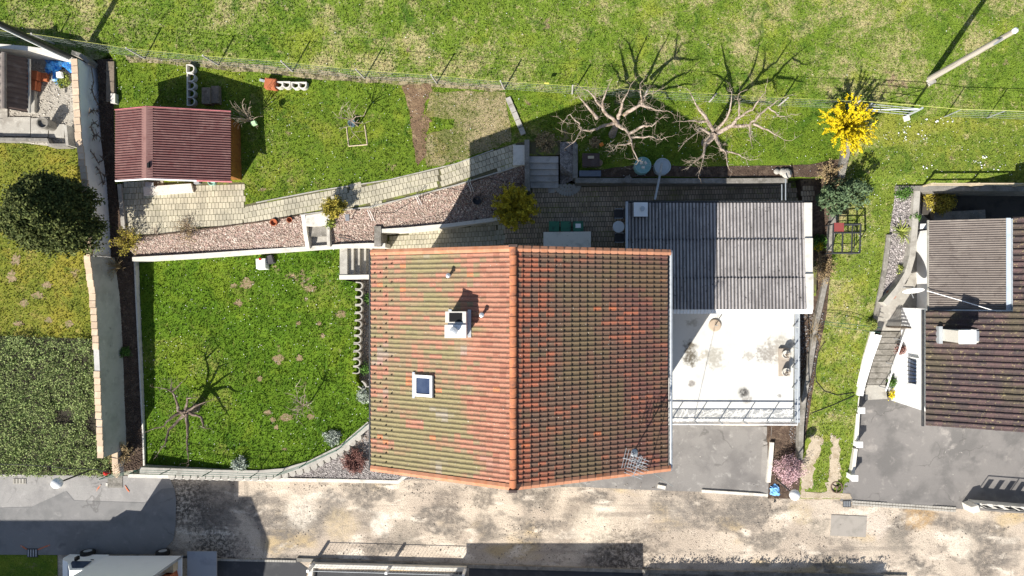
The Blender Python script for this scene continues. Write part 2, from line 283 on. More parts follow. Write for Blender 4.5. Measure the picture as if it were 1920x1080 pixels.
# clay roof tiles: world cells give every tile its own tone; moss grows over the middle of the slopes
XE_W, XE_E, XR = -8.15, 5.13, -1.67
def claymat(name, east, cx, cy, ox, oy):
    t = NT(name); r, rc, xyz = t.cells(cx, cy, ox, oy)
    x = xyz.outputs[0]
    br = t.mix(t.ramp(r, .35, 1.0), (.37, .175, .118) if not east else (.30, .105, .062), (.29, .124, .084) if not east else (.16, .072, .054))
    sn = t.snap; big = t.noise(.55, 5, .62, sn); row = t.noise(1.0, 3, .6, sn, stretch=(.3, 2.6, 1))
    q = t.math('ADD', t.math('MULTIPLY', big, .5), t.math('MULTIPLY', row, .5))
    q = t.math('ADD', q, t.math('MULTIPLY', t.math('SUBTRACT', r, .5), .22))
    if east:
        pos = t.math('ADD', t.ramp(x, XR+.4, XR+2.4, 0, .20), t.ramp(x, 2.6, 5.0, 0, -.05))
        dirt = t.ramp(t.math('ADD', q, t.math('ADD', pos, -.10)), .35, .55)
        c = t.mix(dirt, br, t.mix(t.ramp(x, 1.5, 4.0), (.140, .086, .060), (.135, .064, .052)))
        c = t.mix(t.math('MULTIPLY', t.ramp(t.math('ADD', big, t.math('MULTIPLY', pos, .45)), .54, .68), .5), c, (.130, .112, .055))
        c = t.mix(t.ramp(r, .991, .993), c, (.36, .115, .055))
    else:
        pos = t.math('ADD', t.ramp(x, -2.2, -4.6, -.12, .05), t.ramp(x, -6.2, -7.9, 0, -.03))
        c = t.mix(t.ramp(t.math('ADD', q, pos), .45, .60), br, (.255, .195, .115))
        c = t.mix(t.ramp(t.math('ADD', t.noise(.8, 4, .6, sn, stretch=(.5, 1.4, 1)), t.math('ADD', pos, t.ramp(xyz.outputs[1], -2, -6, -.04, .05))), .49, .60), c, (.235, .200, .105))
        c = t.mix(t.math('MULTIPLY', t.ramp(t.noise(.7, 4, .6, sn), .58, .7), .5), c, (.36, .32, .30))
        c = t.mix(t.ramp(r, .988, .990), c, (.46, .19, .095))
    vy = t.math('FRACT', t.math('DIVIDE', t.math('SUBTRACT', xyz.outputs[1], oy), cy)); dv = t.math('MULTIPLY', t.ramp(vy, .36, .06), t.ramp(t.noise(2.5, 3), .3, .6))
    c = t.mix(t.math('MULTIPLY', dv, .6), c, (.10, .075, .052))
    c = t.mix(t.math('MULTIPLY', t.ramp(t.noise(9, 4, .7), .52, .7), .55), c, (.13, .095, .07))
    c = t.mix(t.ramp(t.noise(16, 2, .5), .72, .76), c, (.55, .52, .45))
    c = t.scale(c, t.ramp(t.noise(26, 2, .7), .3, .7, .85, 1.16, False))
    return t.end(c, .85, (t.noise(30, 3, .7), .006), .2)
GX_W, GX_E, GY = (XR-XE_W)/23, (XE_E-XR)/20.5, .2035
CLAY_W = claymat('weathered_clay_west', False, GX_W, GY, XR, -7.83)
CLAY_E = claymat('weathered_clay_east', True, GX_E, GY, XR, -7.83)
CLAYN = M('bright_clay', (.46, .22, .13), [((.44, .18, .09), 3, .45, .7), ((.36, .17, .10), 8, .58, .75)], rand=.12, rough=.8)
t = NT('brown_roof_tile'); r, rc, xyz = t.cells(.34, .305, 18.7, -8)
c = t.mix(r, (.098, .064, .062), (.058, .045, .046)); c = t.mix(t.ramp(t.noise(.5, 4), .48, .66), c, (.085, .07, .05))
c = t.mix(t.ramp(t.noise(6, 4, .7), .56, .7), c, (.24, .20, .11)); c = t.scale(c, t.ramp(t.noise(24, 2, .7), .3, .7, .75, 1.25, False))
BROWNT = t.end(c, .85, (t.noise(30, 3), .006), .2)
# white terrace coating with dirt marks where water stands
t = NT('terrace_coating'); c = t.mix(t.ramp(t.noise(.5, 5, .6), .40, .70), (.66, .65, .61), (.55, .54, .495))
def T(px, py): return W(px, py, 2.62)
for (px, py, r_, col, wp) in ((1395, 737, .40, (.07, .065, .06), .16), (1402, 750, .34, (.35, .33, .30), .3), (1296, 672, .55, (.12, .105, .08), .45), (1294, 650, .45, (.15, .13, .10), .4), (1297, 720, .26, (.25, .23, .21), .15),
                              (1320, 668, .35, (.45, .42, .36), .5), (1465, 655, 1.0, (.36, .34, .30), .9), (1405, 667, .4, (.40, .38, .34), .6), (1435, 662, .75, (.30, .28, .25), .8), (1340, 672, .75, (.38, .36, .31), .8), (1462, 742, .14, (.3, .29, .27), .15), (1300, 605, .35, (.45, .43, .38), .6)):
    c = t.mix(t.math('MULTIPLY', t.near(T(px, py), r_, .7, wp, 4), t.ramp(t.noise(9, 4, .7), .2, .55)), c, col)
c = t.scale(c, t.ramp(t.noise(20, 2), .3, .7, .95, 1.04, False))
TERR = t.end(c, .8, (t.noise(12, 3), .004), .2)
# ------------------------------------------------------------------ ground: patches with their own level, each a solid with sides
GV, GF = [], []
def patch(name, pts, m, zb=-.6, label=None):
    top = [W(*p) for p in pts]; n = len(top)
    tri = tessellate_polygon([top]); o = len(GV)
    GV.extend(top); GF.extend([tuple(i+o for i in t_) for t_ in tri])
    b = MB().prism(top, zb).build(name, m); b['kind'] = 'structure'
    PATCH[name] = (top, tri); return b
PATCH = {}
FB = [(-900, 20), (0, 72), (102, 82), (272, 110), (410, 122), (549, 134), (684, 147), (819, 156), (946, 167), (1073, 176), (1206, 184), (1330, 191), (1460, 198), (1590, 204), (1700, 214), (1771, 219), (1851, 221), (1960, 226), (2900, 270)]
Z4 = [(x, y, 4.0) for x, y in FB]
gnd = MB().prism([(-300, -300, -.45), (300, -300, -.45), (300, 300, -.45), (-300, 300, -.45)], -1).build('ground', GROUND); gnd['kind'] = 'structure'
field = patch('field', [(-900, -900, 6.5), (2900, -900, 6.5)]+list(reversed(Z4))[:-3]+[(205, 100, 4.0), (182, 112, 3.98), (135, 108, 3.95), (0, 85, 3.95), (-900, 30, 3.95)], G_FIELD)
garden = patch('garden_lawn', [(205, 100, 4.0), (272, 110, 4.0), *Z4[4:14], (1575, 334, 3.72), (1480, 333, 3.7), (1085, 332, 3.6), (1083, 268, 3.62), (1050, 264, 3.65), (990, 264, 3.68), (965, 269, 3.63), (920, 282, 3.6), (855, 306, 3.6), (730, 336, 3.6), (600, 356, 3.6), (480, 379, 3.6), (459, 384, 3.6), (458, 342, 3.6), (228, 342, 3.6), (216, 345, 3.6), (212, 110, 3.98)], G_GARDEN)
patch('path', [(459, 384, 3.6), (480, 379, 3.6), (600, 356, 3.6), (730, 336, 3.6), (855, 306, 3.6), (920, 282, 3.6), (965, 269, 3.63), (990, 264, 3.68), (1050, 264, 3.65), (1049, 290, 3.6), (988, 292, 3.6), (985, 306, 3.6), (950, 317, 3.57), (855, 346, 3.57), (790, 363, 3.57), (695, 387, 3.57), (610, 396, 3.57), (562, 403, 3.57), (480, 416, 3.57), (459, 419, 3.57)], JOINT)
patch('shed_yard', [(228, 342, 3.6), (458, 342, 3.6), (459, 419, 3.57), (235, 446, 3.55)], JOINT)
patch('gravel_bed', [(235, 446, 3.5), (480, 416, 3.52), (567, 403, 3.54), (577, 464, 2.8), (252, 484, 2.7)], PBED)
patch('gravel_slope', [(614, 400, 3.52), (695, 387, 3.52), (790, 363, 3.52), (855, 346, 3.52), (950, 317, 3.52), (985, 306, 3.55), (988, 292, 3.55), (994, 352, 2.95), (948, 408, 2.9), (845, 418, 2.85), (712, 430, 2.8), (706, 458, 2.7), (616, 462, 2.7)], PBED)
patch('wall_bed', [(182, 112, 3.95), (212, 110, 3.95), (216, 345, 3.55), (232, 446, 3.3), (252, 484, 2.22), (262, 700, 1.52), (270, 878, 1.02), (232, 884, 1.2), (231, 740, 1.7), (222, 545, 2.4), (208, 482, 2.6), (200, 340, 3.5), (190, 270, 3.7)], SOIL)
lawn = patch('lower_lawn', [(252, 484, 1.95), (577, 464, 2.5), (640, 461, 2.5), (640, 525, 2.4), (670, 530, 2.35), (668, 715, 1.9), (700, 742, 1.8), (696, 795, 1.6), (640, 840, 1.5), (580, 870, 1.45), (480, 885, 1.4), (270, 882, .9), (262, 700, 1.3)], G_LAWN)
patch('house_side_bed', [(660, 515, 1.9), (760, 515, 1.9), (760, 870, .9), (640, 860, .9), (660, 715, 1.3)], GBED)
patch('corner_bed', [(480, 880, .35), (580, 860, .5), (640, 830, .6), (700, 780, .8), (790, 800, .8), (790, 895, .3), (745, 903, .25), (480, 897, .2)], GBED)
patch('patio', [(930, 352, 2.7), (1045, 345, 2.7), (1540, 330, 2.7), (1530, 555, 2.7), (930, 575, 2.7)], JOINT)
patch('passage', [(690, 425, 1.55), (845, 415, 1.9), (950, 395, 2.5), (950, 560, 2.5), (690, 560, 1.55)], JOINT)
patch('side_strip', [(1500, 330, 3.5), (1580, 333, 3.6), (1560, 480, 2.8), (1550, 590, 2.1), (1535, 660, 1.7), (1520, 760, 1.1), (1503, 870, .3), (1497, 935, .05), (1440, 935, .05), (1440, 790, .4), (1480, 590, 2.1), (1515, 470, 2.8)], SOIL)
strip = patch('grass_strip', [(1590, 204, 4.0), *Z4[14:], (2900, 345, 3.4), (1680, 350, 3.4), (1667, 440, 2.95), (1652, 540, 2.4), (1640, 610, 2.05), (1615, 705, 1.4), (1605, 780, .9), (1592, 905, .1), (1575, 935, .04), (1497, 935, .05), (1503, 870, .3), (1520, 760, 1.1), (1535, 660, 1.7), (1550, 590, 2.1), (1560, 480, 2.8), (1578, 334, 3.72)], G_STRIP)
patch('neighbour_gravel_bed', [(1676, 352, 3.3), (1722, 354, 3.3), (1716, 470, 2.85), (1700, 530, 2.4), (1650, 578, 2.15), (1652, 540, 2.3), (1667, 440, 2.85)], GBED)
patch('neighbour_courtyard', [(1640, 340, 1.7), (2900, 330, 1.7), (2900, 720, 1.7), (1735, 720, 1.7), (1725, 620, 1.7), (1630, 620, 1.7)], CONC)
patch('neighbour_driveway', [(1608, 735, .55), (1760, 760, .55), (2900, 800, .6), (2900, 985, .06), (1900, 962, .05), (1700, 946, .04), (1575, 940, .04), (1592, 880, .15)], DRIVE)
patch('left_lawn', [(-900, 262, 3.4), (0, 262, 3.3), (100, 272, 3.3), (185, 272, 3.25), (196, 340, 3.0), (205, 482, 2.3), (220, 545, 2.0), (226, 637, 1.6), (0, 630, 1.6), (-900, 620, 1.6)], G_LEFT)
patch('left_yard', [(-900, 30, 3.6), (0, 85, 3.6), (135, 112, 3.6), (182, 112, 3.6), (188, 272, 3.55), (100, 274, 3.5), (0, 262, 3.5), (-900, 262, 3.5)], M('pale_gravel_bed', (.36, .33, .28), [((.22, .20, .17), 3, .5, .65), ((.48, .45, .40), 14, .5, .65)], bump=(25, .04), grain=(30, .3)))
patch('planted_bank', [(-900, 620, 1.6), (0, 630, 1.6), (226, 637, 1.6), (232, 740, 1.1), (236, 884, .35), (205, 890, .25), (0, 890, .25), (-900, 885, .25)], M('shaded_humus', (.030, .026, .018), [((.05, .045, .025), 4, .5, .7)], bump=(14, .05)))  # humus blackened so the gaps between the leaves look shaded
road = patch('road', [(-1200, 780, 0), (3000, 780, 0), (3000, 1500, 0), (-1200, 1500, 0)], ROAD)
BV = BVHTree.FromPolygons(GV, GF)
CAMP = Vector((0, 0, H))
def G(px, py, lift=0.0):
    d = (W(px, py, 0)-CAMP).normalized(); hit = BV.ray_cast(CAMP, d)
    if hit[0] is None:
        for r in range(2, 40, 2):
            for ax, ay in ((1, 0), (0, 1), (-1, 0), (0, -1), (.7, .7), (-.7, .7), (.7, -.7), (-.7, -.7)):
                h2 = BV.ray_cast(CAMP, (W(px+ax*r, py+ay*r, 0)-CAMP).normalized())
                if h2[0] is not None: p = W(px, py, h2[0].z); return Vector((p.x, p.y, p.z+lift))
    p = hit[0] if hit[0] is not None else W(px, py, 0)
    return Vector((p.x, p.y, p.z+lift))
def ZG(x, y):
    h = BV.ray_cast(Vector((x, y, 30)), Vector((0, 0, -1))); return h[0].z if h[0] is not None else 0.0
def sheet(name, poly, m, lift=.008, step=24, kind='structure'):
    P = [Vector((x, y, 0)) for x, y in poly]; tris = [tuple((P[i].x, P[i].y) for i in t_) for t_ in tessellate_polygon([P])]
    out = []; st = list(tris)
    while st:
        a, b, c_ = st.pop(); e = [math.dist(a, b), math.dist(b, c_), math.dist(c_, a)]; k = e.index(max(e))
        if e[k] < step: out.append((a, b, c_)); continue
        q = (a, b, c_); p0, p1, p2 = q[k], q[(k+1) % 3], q[(k+2) % 3]; mid = ((p0[0]+p1[0])/2, (p0[1]+p1[1])/2)
        st += [(p0, mid, p2), (mid, p1, p2)]
    idx = {}; V = []; Fc = []
    for t_ in out:
        r = []
        for p in t_:
            k = (round(p[0], 3), round(p[1], 3))
            if k not in idx: idx[k] = len(V); V.append(G(p[0], p[1], lift))
            r.append(idx[k])
        Fc.append(tuple(r))
    o = MB().add(V, Fc).build(name, m); o['kind'] = kind; return o
def wig(poly, amt=3, n=4, seed=0):
    r = random.Random(seed); out = []
    for i, a in enumerate(poly):
        b = poly[(i+1) % len(poly)]
        for k in range(n): out.append((a[0]+(b[0]-a[0])*k/n+r.uniform(-amt, amt), a[1]+(b[1]-a[1])*k/n+r.uniform(-amt, amt)))
    return out
# asphalt, driveway, soil sheets
sheet('asphalt_road', [(-900, 880), (318, 893), (325, 910), (331, 935), (330, 985), (326, 1012), (312, 1027), (298, 1038), (110, 1040), (-900, 1036)], ASPH, .035)
sheet('asphalt_shadow_patch', [(125, 920), (140, 938), (272, 942), (304, 916), (328, 914), (331, 935), (330, 985), (326, 1012), (312, 1027), (298, 1038), (110, 1040), (-300, 1036), (-300, 960), (60, 950)], ASPHP, .045)  # darker patch sheet cut along the cast shadow of the south houses
sheet('concrete_driveway', [(1200, 796), (1447, 800), (1445, 832), (1440, 928), (1315, 922), (1200, 918), (1045, 911), (1045, 860)], SLABC, .012)
sheet('concrete_apron', [(742, 880), (1040, 880), (1100, 912), (960, 916), (880, 908), (752, 893)], CONCD, .02)
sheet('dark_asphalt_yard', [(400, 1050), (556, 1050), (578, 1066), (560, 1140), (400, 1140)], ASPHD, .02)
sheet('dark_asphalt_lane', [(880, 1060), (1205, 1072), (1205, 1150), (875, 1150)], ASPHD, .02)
sheet('tilled_strip', wig([(754, 160), (800, 157), (812, 166), (800, 190), (795, 215), (808, 226), (800, 245), (798, 262), (800, 288), (784, 312), (778, 300), (770, 230)], 2.5, 4, 1), TILLED, .02)
sheet('grass_margin', [(-900, 1036), (108, 1040), (110, 1160), (-900, 1160)], G_GARDEN, .02)
sheet('dry_plot', wig([(808, 172), (945, 172), (962, 262), (925, 279), (860, 302), (800, 316), (797, 252), (850, 240), (852, 222), (795, 220)], 3, 6, 9), G_DRY, .012)
sheet('mulch_strip', wig([(1090, 322), (1190, 310), (1480, 312), (1575, 300), (1574, 333), (1480, 331), (1090, 331)], 2, 5, 2), SOIL, .015)
sheet('dark_gravel_strip', [(1050, 266), (1081, 266), (1081, 334), (1050, 350)], GBED, .012)
sheet('courtyard_dark_sheet', [(1727, 360), (2100, 360), (2100, 420), (1800, 425), (1755, 424), (1727, 400)], M('dark_sheet', (.075, .068, .06), [((.05, .046, .042), 1.5, .45, .65)], bump=(20, .01)), .012)  # darker sheet over the north part of the courtyard
sheet('fence_verge', wig([(235, 103), (411, 117), (549, 128), (684, 142), (819, 150), (946, 161), (946, 171), (819, 163), (684, 155), (549, 143), (411, 131), (240, 115)], 2.5, 5, 21), M('fence_verge_soil', (.30, .25, .15), [((.10, .085, .05), 3, .46, .6), ((.16, .17, .05), 2, .52, .66)], bump=(16, .05), grain=(26, .35)), .012)
sheet('dirt_track', wig([(1522, 815), (1545, 822), (1527, 870), (1522, 912), (1500, 925), (1503, 870)], 4, 9, 3), M('dry_dirt', (.40, .335, .25), [((.29, .235, .16), 3, .45, .65)], bump=(15, .03), grain=(25, .2)), .012)
DIRT = bpy.data.materials['dry_dirt']
sheet('dirt_track', wig([(1560, 815), (1573, 822), (1574, 892), (1562, 926), (1545, 928), (1556, 880)], 4, 9, 4), DIRT, .012)
sheet('dirt_track', wig([(1500, 920), (1590, 925), (1600, 936), (1500, 940)], 2, 4, 5), DIRT, .016)
# lawn bare spots
spots = [(463, 532, 15, 12), (582, 541, 14, 10), (438, 536, 8, 6), (640, 590, 13, 8), (560, 606, 6, 5), (598, 607, 6, 5), (522, 673, 12, 12), (562, 671, 8, 9), (605, 630, 6, 6), (487, 710, 7, 7), (502, 773, 9, 7), (535, 783, 16, 9), (512, 787, 8, 6), (583, 782, 8, 7), (518, 801, 6, 6), (447, 568, 9, 8),
         (30, 488, 12, 14), (22, 520, 10, 14), (88, 535, 13, 8), (70, 555, 14, 9), (45, 568, 9, 10), (92, 601, 9, 7), (130, 608, 9, 8), (35, 607, 12, 7), (493, 355, 8, 4)]
for i, (x, y, rx, ry) in enumerate(spots):
    r = random.Random(i); pts = [(x+rx*math.cos(a)*r.uniform(.45, 1.1), y+ry*math.sin(a)*r.uniform(.45, 1.1)) for a in [k*math.pi/10 for k in range(20)]]
    o = sheet('bare_patch', pts, bpy.data.materials.get('bare_spot') or M('bare_spot', (.22, .155, .09), [((.12, .13, .035), 7, .46, .58), ((.32, .25, .16), 12, .5, .66)], bump=(16, .04), grain=(26, .3)), .012, 40)
# road marks: patches, drain, covers
sheet('concrete_slab', [(1558, 965), (1625, 968), (1623, 1007), (1556, 1004)], M('slab_concrete', (.33, .30, .265), [((.27, .25, .22), 2, .45, .7)], bump=(30, .005), grain=(34, .12)), .03)
# ------------------------------------------------------------------ scatter helpers (stuff)
def sample(name, n, tris=None):
    top, tri = PATCH[name]
    A = np.array([[top[i] for i in t_] for t_ in tri], dtype=float)
    ar = np.linalg.norm(np.cross(A[:, 1]-A[:, 0], A[:, 2]-A[:, 0]), axis=1); k = RNG.choice(len(A), n, p=ar/ar.sum())
    u = np.sqrt(RNG.random(n)); v = RNG.random(n)
    return A[k, 0]*(1-u)[:, None]+A[k, 1]*(u*(1-v))[:, None]+A[k, 2]*(u*v)[:, None]
def inview(P, m=60):
    d = H-P[:, 2]; x = P[:, 0]*F/d+NX; y = NY-P[:, 1]*F/d
    return P[(x > -m) & (x < 1920+m) & (y > -m) & (y < 1080+m)]
def npmesh(name, V, Fc, m, kind='stuff'):
    me = bpy.data.meshes.new(name); k = Fc.shape[1]
    me.vertices.add(len(V)); me.vertices.foreach_set('co', V.astype(np.float32).ravel())
    me.loops.add(Fc.size); me.loops.foreach_set('vertex_index', Fc.astype(np.int32).ravel())
    me.polygons.add(len(Fc)); me.polygons.foreach_set('loop_start', np.arange(0, Fc.size, k, dtype=np.int32)); me.polygons.foreach_set('loop_total', np.full(len(Fc), k, dtype=np.int32))
    me.update(); me.validate()
    o = link(name, me, m)
    if kind: o['kind'] = kind
    return o
def inpoly_px(P, poly):
    d = H-P[:, 2]; x = P[:, 0]*F/d+NX; y = NY-P[:, 1]*F/d; r = np.zeros(len(P), bool); n = len(poly)
    for i in range(n):
        (x0, y0), (x1, y1) = poly[i], poly[(i+1) % n]
        if y0 == y1: continue
        c_ = ((y0 > y) != (y1 > y)) & (x < (x1-x0)*(y-y0)/(y1-y0)+x0); r ^= c_
    return r
def tufts(name, pname, per_m2, m, h=.07, wd=.035, label=None, avoid=()):
    top, tri = PATCH[pname]
    A = sum(((top[t_[1]]-top[t_[0]]).cross(top[t_[2]]-top[t_[0]])).length/2 for t_ in tri)
    P = inview(sample(pname, int(min(A*per_m2, 900000))))
    for a in avoid: P = P[~inpoly_px(P, a)]
    n = len(P); V = []
    for k in range(2):
        a = RNG.random(n)*6.283; ln = RNG.uniform(.3, 1.2, n)*h; le = RNG.random(n)*6.283; lean = RNG.uniform(.2, 1.1, n)*h
        dx, dy = np.cos(a)*wd, np.sin(a)*wd
        b0 = P+np.stack([dx, dy, np.zeros(n)-.01], 1); b1 = P-np.stack([dx, dy, np.zeros(n)+.01], 1)
        t_ = P+np.stack([np.cos(le)*lean, np.sin(le)*lean, ln], 1); V.append(np.stack([b0, b1, t_], 1))
    V = np.concatenate(V).reshape(-1, 3); return npmesh(name, V, np.arange(len(V)).reshape(-1, 3), m)
OCT = np.array([(1, 0, 0), (-1, 0, 0), (0, 1, 0), (0, -1, 0), (0, 0, 1), (0, 0, -1)], float)
OCF = np.array([(0, 2, 4), (2, 1, 4), (1, 3, 4), (3, 0, 4), (2, 0, 5), (1, 2, 5), (3, 1, 5), (0, 3, 5)])
def stones(name, P, r0, r1, m, flat=.6, up=.3):
    n = len(P); s = RNG.uniform(r0, r1, (n, 1, 1)); j = RNG.uniform(.6, 1.25, (n, 6, 1))
    a = RNG.random(n)*6.283; R = np.stack([np.stack([np.cos(a), -np.sin(a)], 1), np.stack([np.sin(a), np.cos(a)], 1)], 1)
    V = OCT[None]*j*s; V[:, :, 0] *= RNG.uniform(.8, 1.5, (n, 1)); V[:, :, 2] *= flat; V[:, :, :2] = np.einsum('nij,nkj->nki', R, V[:, :, :2])
    V += P[:, None, :]; V[:, :, 2] += s[:, :, 0]*up
    Fc = (OCF[None]+6*np.arange(n)[:, None, None]).reshape(-1, 3)
    return npmesh(name, V.reshape(-1, 3), Fc, m)
tufts('grass', 'field', 110, G_FIELD, .085, .03)
tufts('grass', 'garden_lawn', 110, G_GARDEN, .075, .03, avoid=[[(764, 166), (798, 164), (788, 222), (790, 245), (792, 300), (783, 300), (776, 240)], [(1085, 310), (1190, 305), (1580, 297), (1580, 340), (1085, 340)], [(205, 195), (440, 195), (462, 345), (205, 345)], [(1085, 290), (1130, 290), (1130, 335), (1085, 335)]])
tufts('grass', 'lower_lawn', 130, G_LAWN, .08, .03, avoid=[[(x-rx*.5, y-ry*.5), (x+rx*.5, y-ry*.5), (x+rx*.5, y+ry*.5), (x-rx*.5, y+ry*.5)] for x, y, rx, ry in spots[:16]])
tufts('grass', 'grass_strip', 110, G_STRIP, .075, .03, avoid=[[(1510, 822), (1540, 822), (1522, 935), (1497, 940)], [(1562, 820), (1571, 820), (1570, 930), (1550, 930)], [(1497, 915), (1600, 920), (1600, 945), (1497, 945)]])
tufts('grass', 'left_lawn', 110, G_LEFT, .075, .03, avoid=[[(x-rx*.5, y-ry*.5), (x+rx*.5, y-ry*.5), (x+rx*.5, y+ry*.5), (x-rx*.5, y+ry*.5)] for x, y, rx, ry in spots[16:24]])
stones('gravel', sample('gravel_bed', 5200), .02, .06, PSTONE)
stones('gravel', inview(sample('gravel_slope', 7200)), .02, .06, PSTONE)
stones('gravel', sample('corner_bed', 5200), .02, .055, STONE)
stones('gravel', inview(sample('neighbour_gravel_bed', 3600)), .02, .06, STONE)
stones('gravel', inview(sample('left_yard', 9000)), .02, .06, M('pale_gravel', (.50, .46, .40), [((.30, .27, .24), 7, .5, .6)], rand=.35))
stones('gravel', sample('house_side_bed', 2500), .02, .06, PSTONE)
P = sample('side_strip', 5000); stones('gravel', P[inpoly_px(P, [(1490, 585), (1545, 585), (1505, 830), (1480, 830)])], .02, .06, M('dark_gravel', (.13, .125, .125), [((.30, .28, .27), 8, .5, .62)], rand=.5))
P = sample('road', 60000); P = inview(P)
px_ = P[:, 0]*F/H+NX; py_ = NY-P[:, 1]*F/H
k = (py_ > 905) & (py_ < 1052) & (px_ > 325)
nf = np.sin(px_*.021+1.3*np.sin(py_*.05))*np.cos(py_*.037+px_*.008)+.9*(np.abs(py_-1044) < 8)+.6*(np.abs(py_-918) < 10)+1.2*(px_ < 400)
k &= RNG.random(len(P)) < np.clip(.12+.35*nf, .03, .8)
stones('rubble', P[k], .012, .05, RUBST, .7)
P = inview(sample('wall_bed', 5000)); stones('rubble', P, .015, .05, M('soil_clod', (.09, .06, .045), [((.16, .12, .09), 5, .5, .7)], rand=.3))
# ------------------------------------------------------------------ pavers: pieces of the path, the shed yard and the patio
def inpoly(x, y, poly):
    r = False; n = len(poly)
    for i in range(n):
        (x0, y0), (x1, y1) = poly[i], poly[(i+1) % n]
        if (y0 > y) != (y1 > y) and x < (x1-x0)*(y-y0)/(y1-y0)+x0: r = not r
    return r
def paver_mesh(name, a, b, h, m):
    return MB().box(0, 0, 0, a, b, h, 0, .95, .96).mesh(name)
def lay(owner, name, poly, rot, a, b, m, gap=.013, maxparts=300, shift=.5, prox=None):
    own = bpy.data.objects[owner]; me = paver_mesh(name, a-gap, b-gap, .045, m); me.materials.append(m)
    pts = [G(x, y) for x, y in poly]; PL = [(p.x, p.y) for p in pts]; cx = sum(p[0] for p in PL)/len(PL); cy = sum(p[1] for p in PL)/len(PL)
    c, s_ = math.cos(rot), math.sin(rot); out = []; R = max(math.dist(p, (cx, cy)) for p in PL)
    for j in range(int(-R/b)-1, int(R/b)+2):
        for i in range(int(-R/a)-1, int(R/a)+2):
            u, v = (i+(shift if j % 2 else 0))*a, j*b; x, y = cx+u*c-v*s_, cy+u*s_+v*c
            if inpoly(x, y, PL): out.append((x, y, ZG(x, y)-.022+random.uniform(-.004, .006), rot+random.gauss(0, .012)))
    if prox: out.sort(key=lambda q: (q[0]-prox.x)**2+(q[1]-prox.y)**2)
    for (x, y, z, r) in out[:maxparts]:
        o = link(name, me, m, own, loc=(x, y, z)); o.rotation_euler = (random.gauss(0, .008), random.gauss(0, .008), r)
    rest = out[maxparts:]
    if rest:
        B = MB()
        for (x, y, z, r) in rest: B.box(x, y, z, a-gap, b-gap, .045, r, .95, .96)
        o = B.build(name, m, own); o['kind'] = 'stuff'
lay('shed_yard', 'paver', [(230, 344), (458, 344), (459, 417), (237, 444)], .03, .19, .31, PAVER, prox=G(400, 390))
for (poly, rot, mx) in (([(460, 386), (600, 358), (655, 349), (655, 391), (562, 402), (460, 416)], .19, 120), ([(656, 349), (730, 337), (822, 316), (822, 354), (695, 386), (656, 390)], .23, 110), ([(823, 316), (855, 307), (920, 283), (963, 271), (984, 290), (984, 305), (855, 344), (823, 353)], .33, 70)):
    lay('path', 'paver', poly, rot, .21, .30, PAVER, maxparts=mx)
lay('patio', 'brick_paver', [(1000, 352), (1082, 346), (1475, 346), (1525, 348), (1525, 380), (1180, 380), (1180, 470), (940, 470), (950, 412), (992, 400)], .02, .145, .27, PAVERD, gap=.024, maxparts=300, prox=G(1080, 380))
lay('passage', 'brick_paver', [(735, 440), (945, 412), (945, 475), (725, 475)], .04, .2, .27, PAVER, maxparts=150, prox=W(760, 450, 1.7))
# ------------------------------------------------------------------ walls
def wallmb(pts, th, zb, side=0):
    """pts: (px,py,ztop) along the middle of the top; th metres; zb bottom level or drop function"""
    B = MB(); w_ = [W(*p) for p in pts]
    L_, R_ = [], []
    for i, p in enumerate(w_):
        a, b = w_[max(i-1, 0)], w_[min(i+1, len(w_)-1)]; d = Vector((b.x-a.x, b.y-a.y, 0)).normalized(); n = Vector((-d.y, d.x, 0))
        L_.append(p+n*th*(.5+side)); R_.append(p-n*th*(.5-side))
    for i in range(len(w_)-1):
        q = [L_[i], R_[i], R_[i+1], L_[i+1]]; o = q+[Vector((v.x, v.y, zb if not callable(zb) else zb(v))) for v in q]
        f = [(0, 1, 2, 3), (4, 7, 6, 5), (1, 5, 6, 2), (0, 3, 7, 4)]
        if i == 0: f.append((0, 4, 5, 1))
        if i == len(w_)-2: f.append((3, 2, 6, 7))
        B.add(o, f)
    return B
def wall(name, label, pts, th, zb, m, cat='wall', group=None):
    return tag(wallmb(pts, th, zb).build(name, m), label, cat, group)
# tall boundary wall on the left: white half and grey half, clay-coloured coping tiles
def upright(base, zt, th=.28):
    out = []
    for (x, y) in base: p = G(x, y); out.append(Vector((p.x, p.y, p.z+zt)))
    return out
def boundary(name, label, base, m, zt, tiles, mt=COPING, skip=None, tl=.36):
    p0 = G(*base[0]); t_ = thing(name, label, 'wall', (p0.x, p0.y, p0.z))
    pts = upright(base, zt); B = MB()
    for i in range(len(pts)-1):
        a, b = pts[i], pts[i+1]; o = Vector((-.28, 0, 0))
        B.add([a, b, b+o, a+o]+[Vector((v.x, v.y, v.z-3.2)) for v in (a, b, b+o, a+o)], [(0, 1, 2, 3), (4, 7, 6, 5), (0, 4, 5, 1), (1, 5, 6, 2), (2, 6, 7, 3), (3, 7, 4, 0)])
    B.build('wall_body', m, t_)
    if tiles:
        me = MB().box(0, 0, 0, .33, tl-.02, .05, 0, .96, .98).mesh('coping_tile'); d = 0; acc = []
        for i in range(len(pts)-1):
            a, b = pts[i], pts[i+1]; n = max(1, round((b-a).length/tl))
            for k in range(n):
                p = a+(b-a)*((k+.5)/n); acc.append((p, math.atan2((b-a).y, (b-a).x)+math.pi/2, (b-a)))
        for k, (p, r, dd) in enumerate(acc):
            if skip and skip(p): continue
            o = link('coping_tile', me, mt, t_, loc=(p.x-.14, p.y, p.z+.002+.004*(k % 2)))
            o.rotation_euler = (math.atan2(dd.z, -math.hypot(dd.x, dd.y))*-1*0, 0, r+random.gauss(0, .015)); o.location.x += random.uniform(-.02, .02)
    return t_
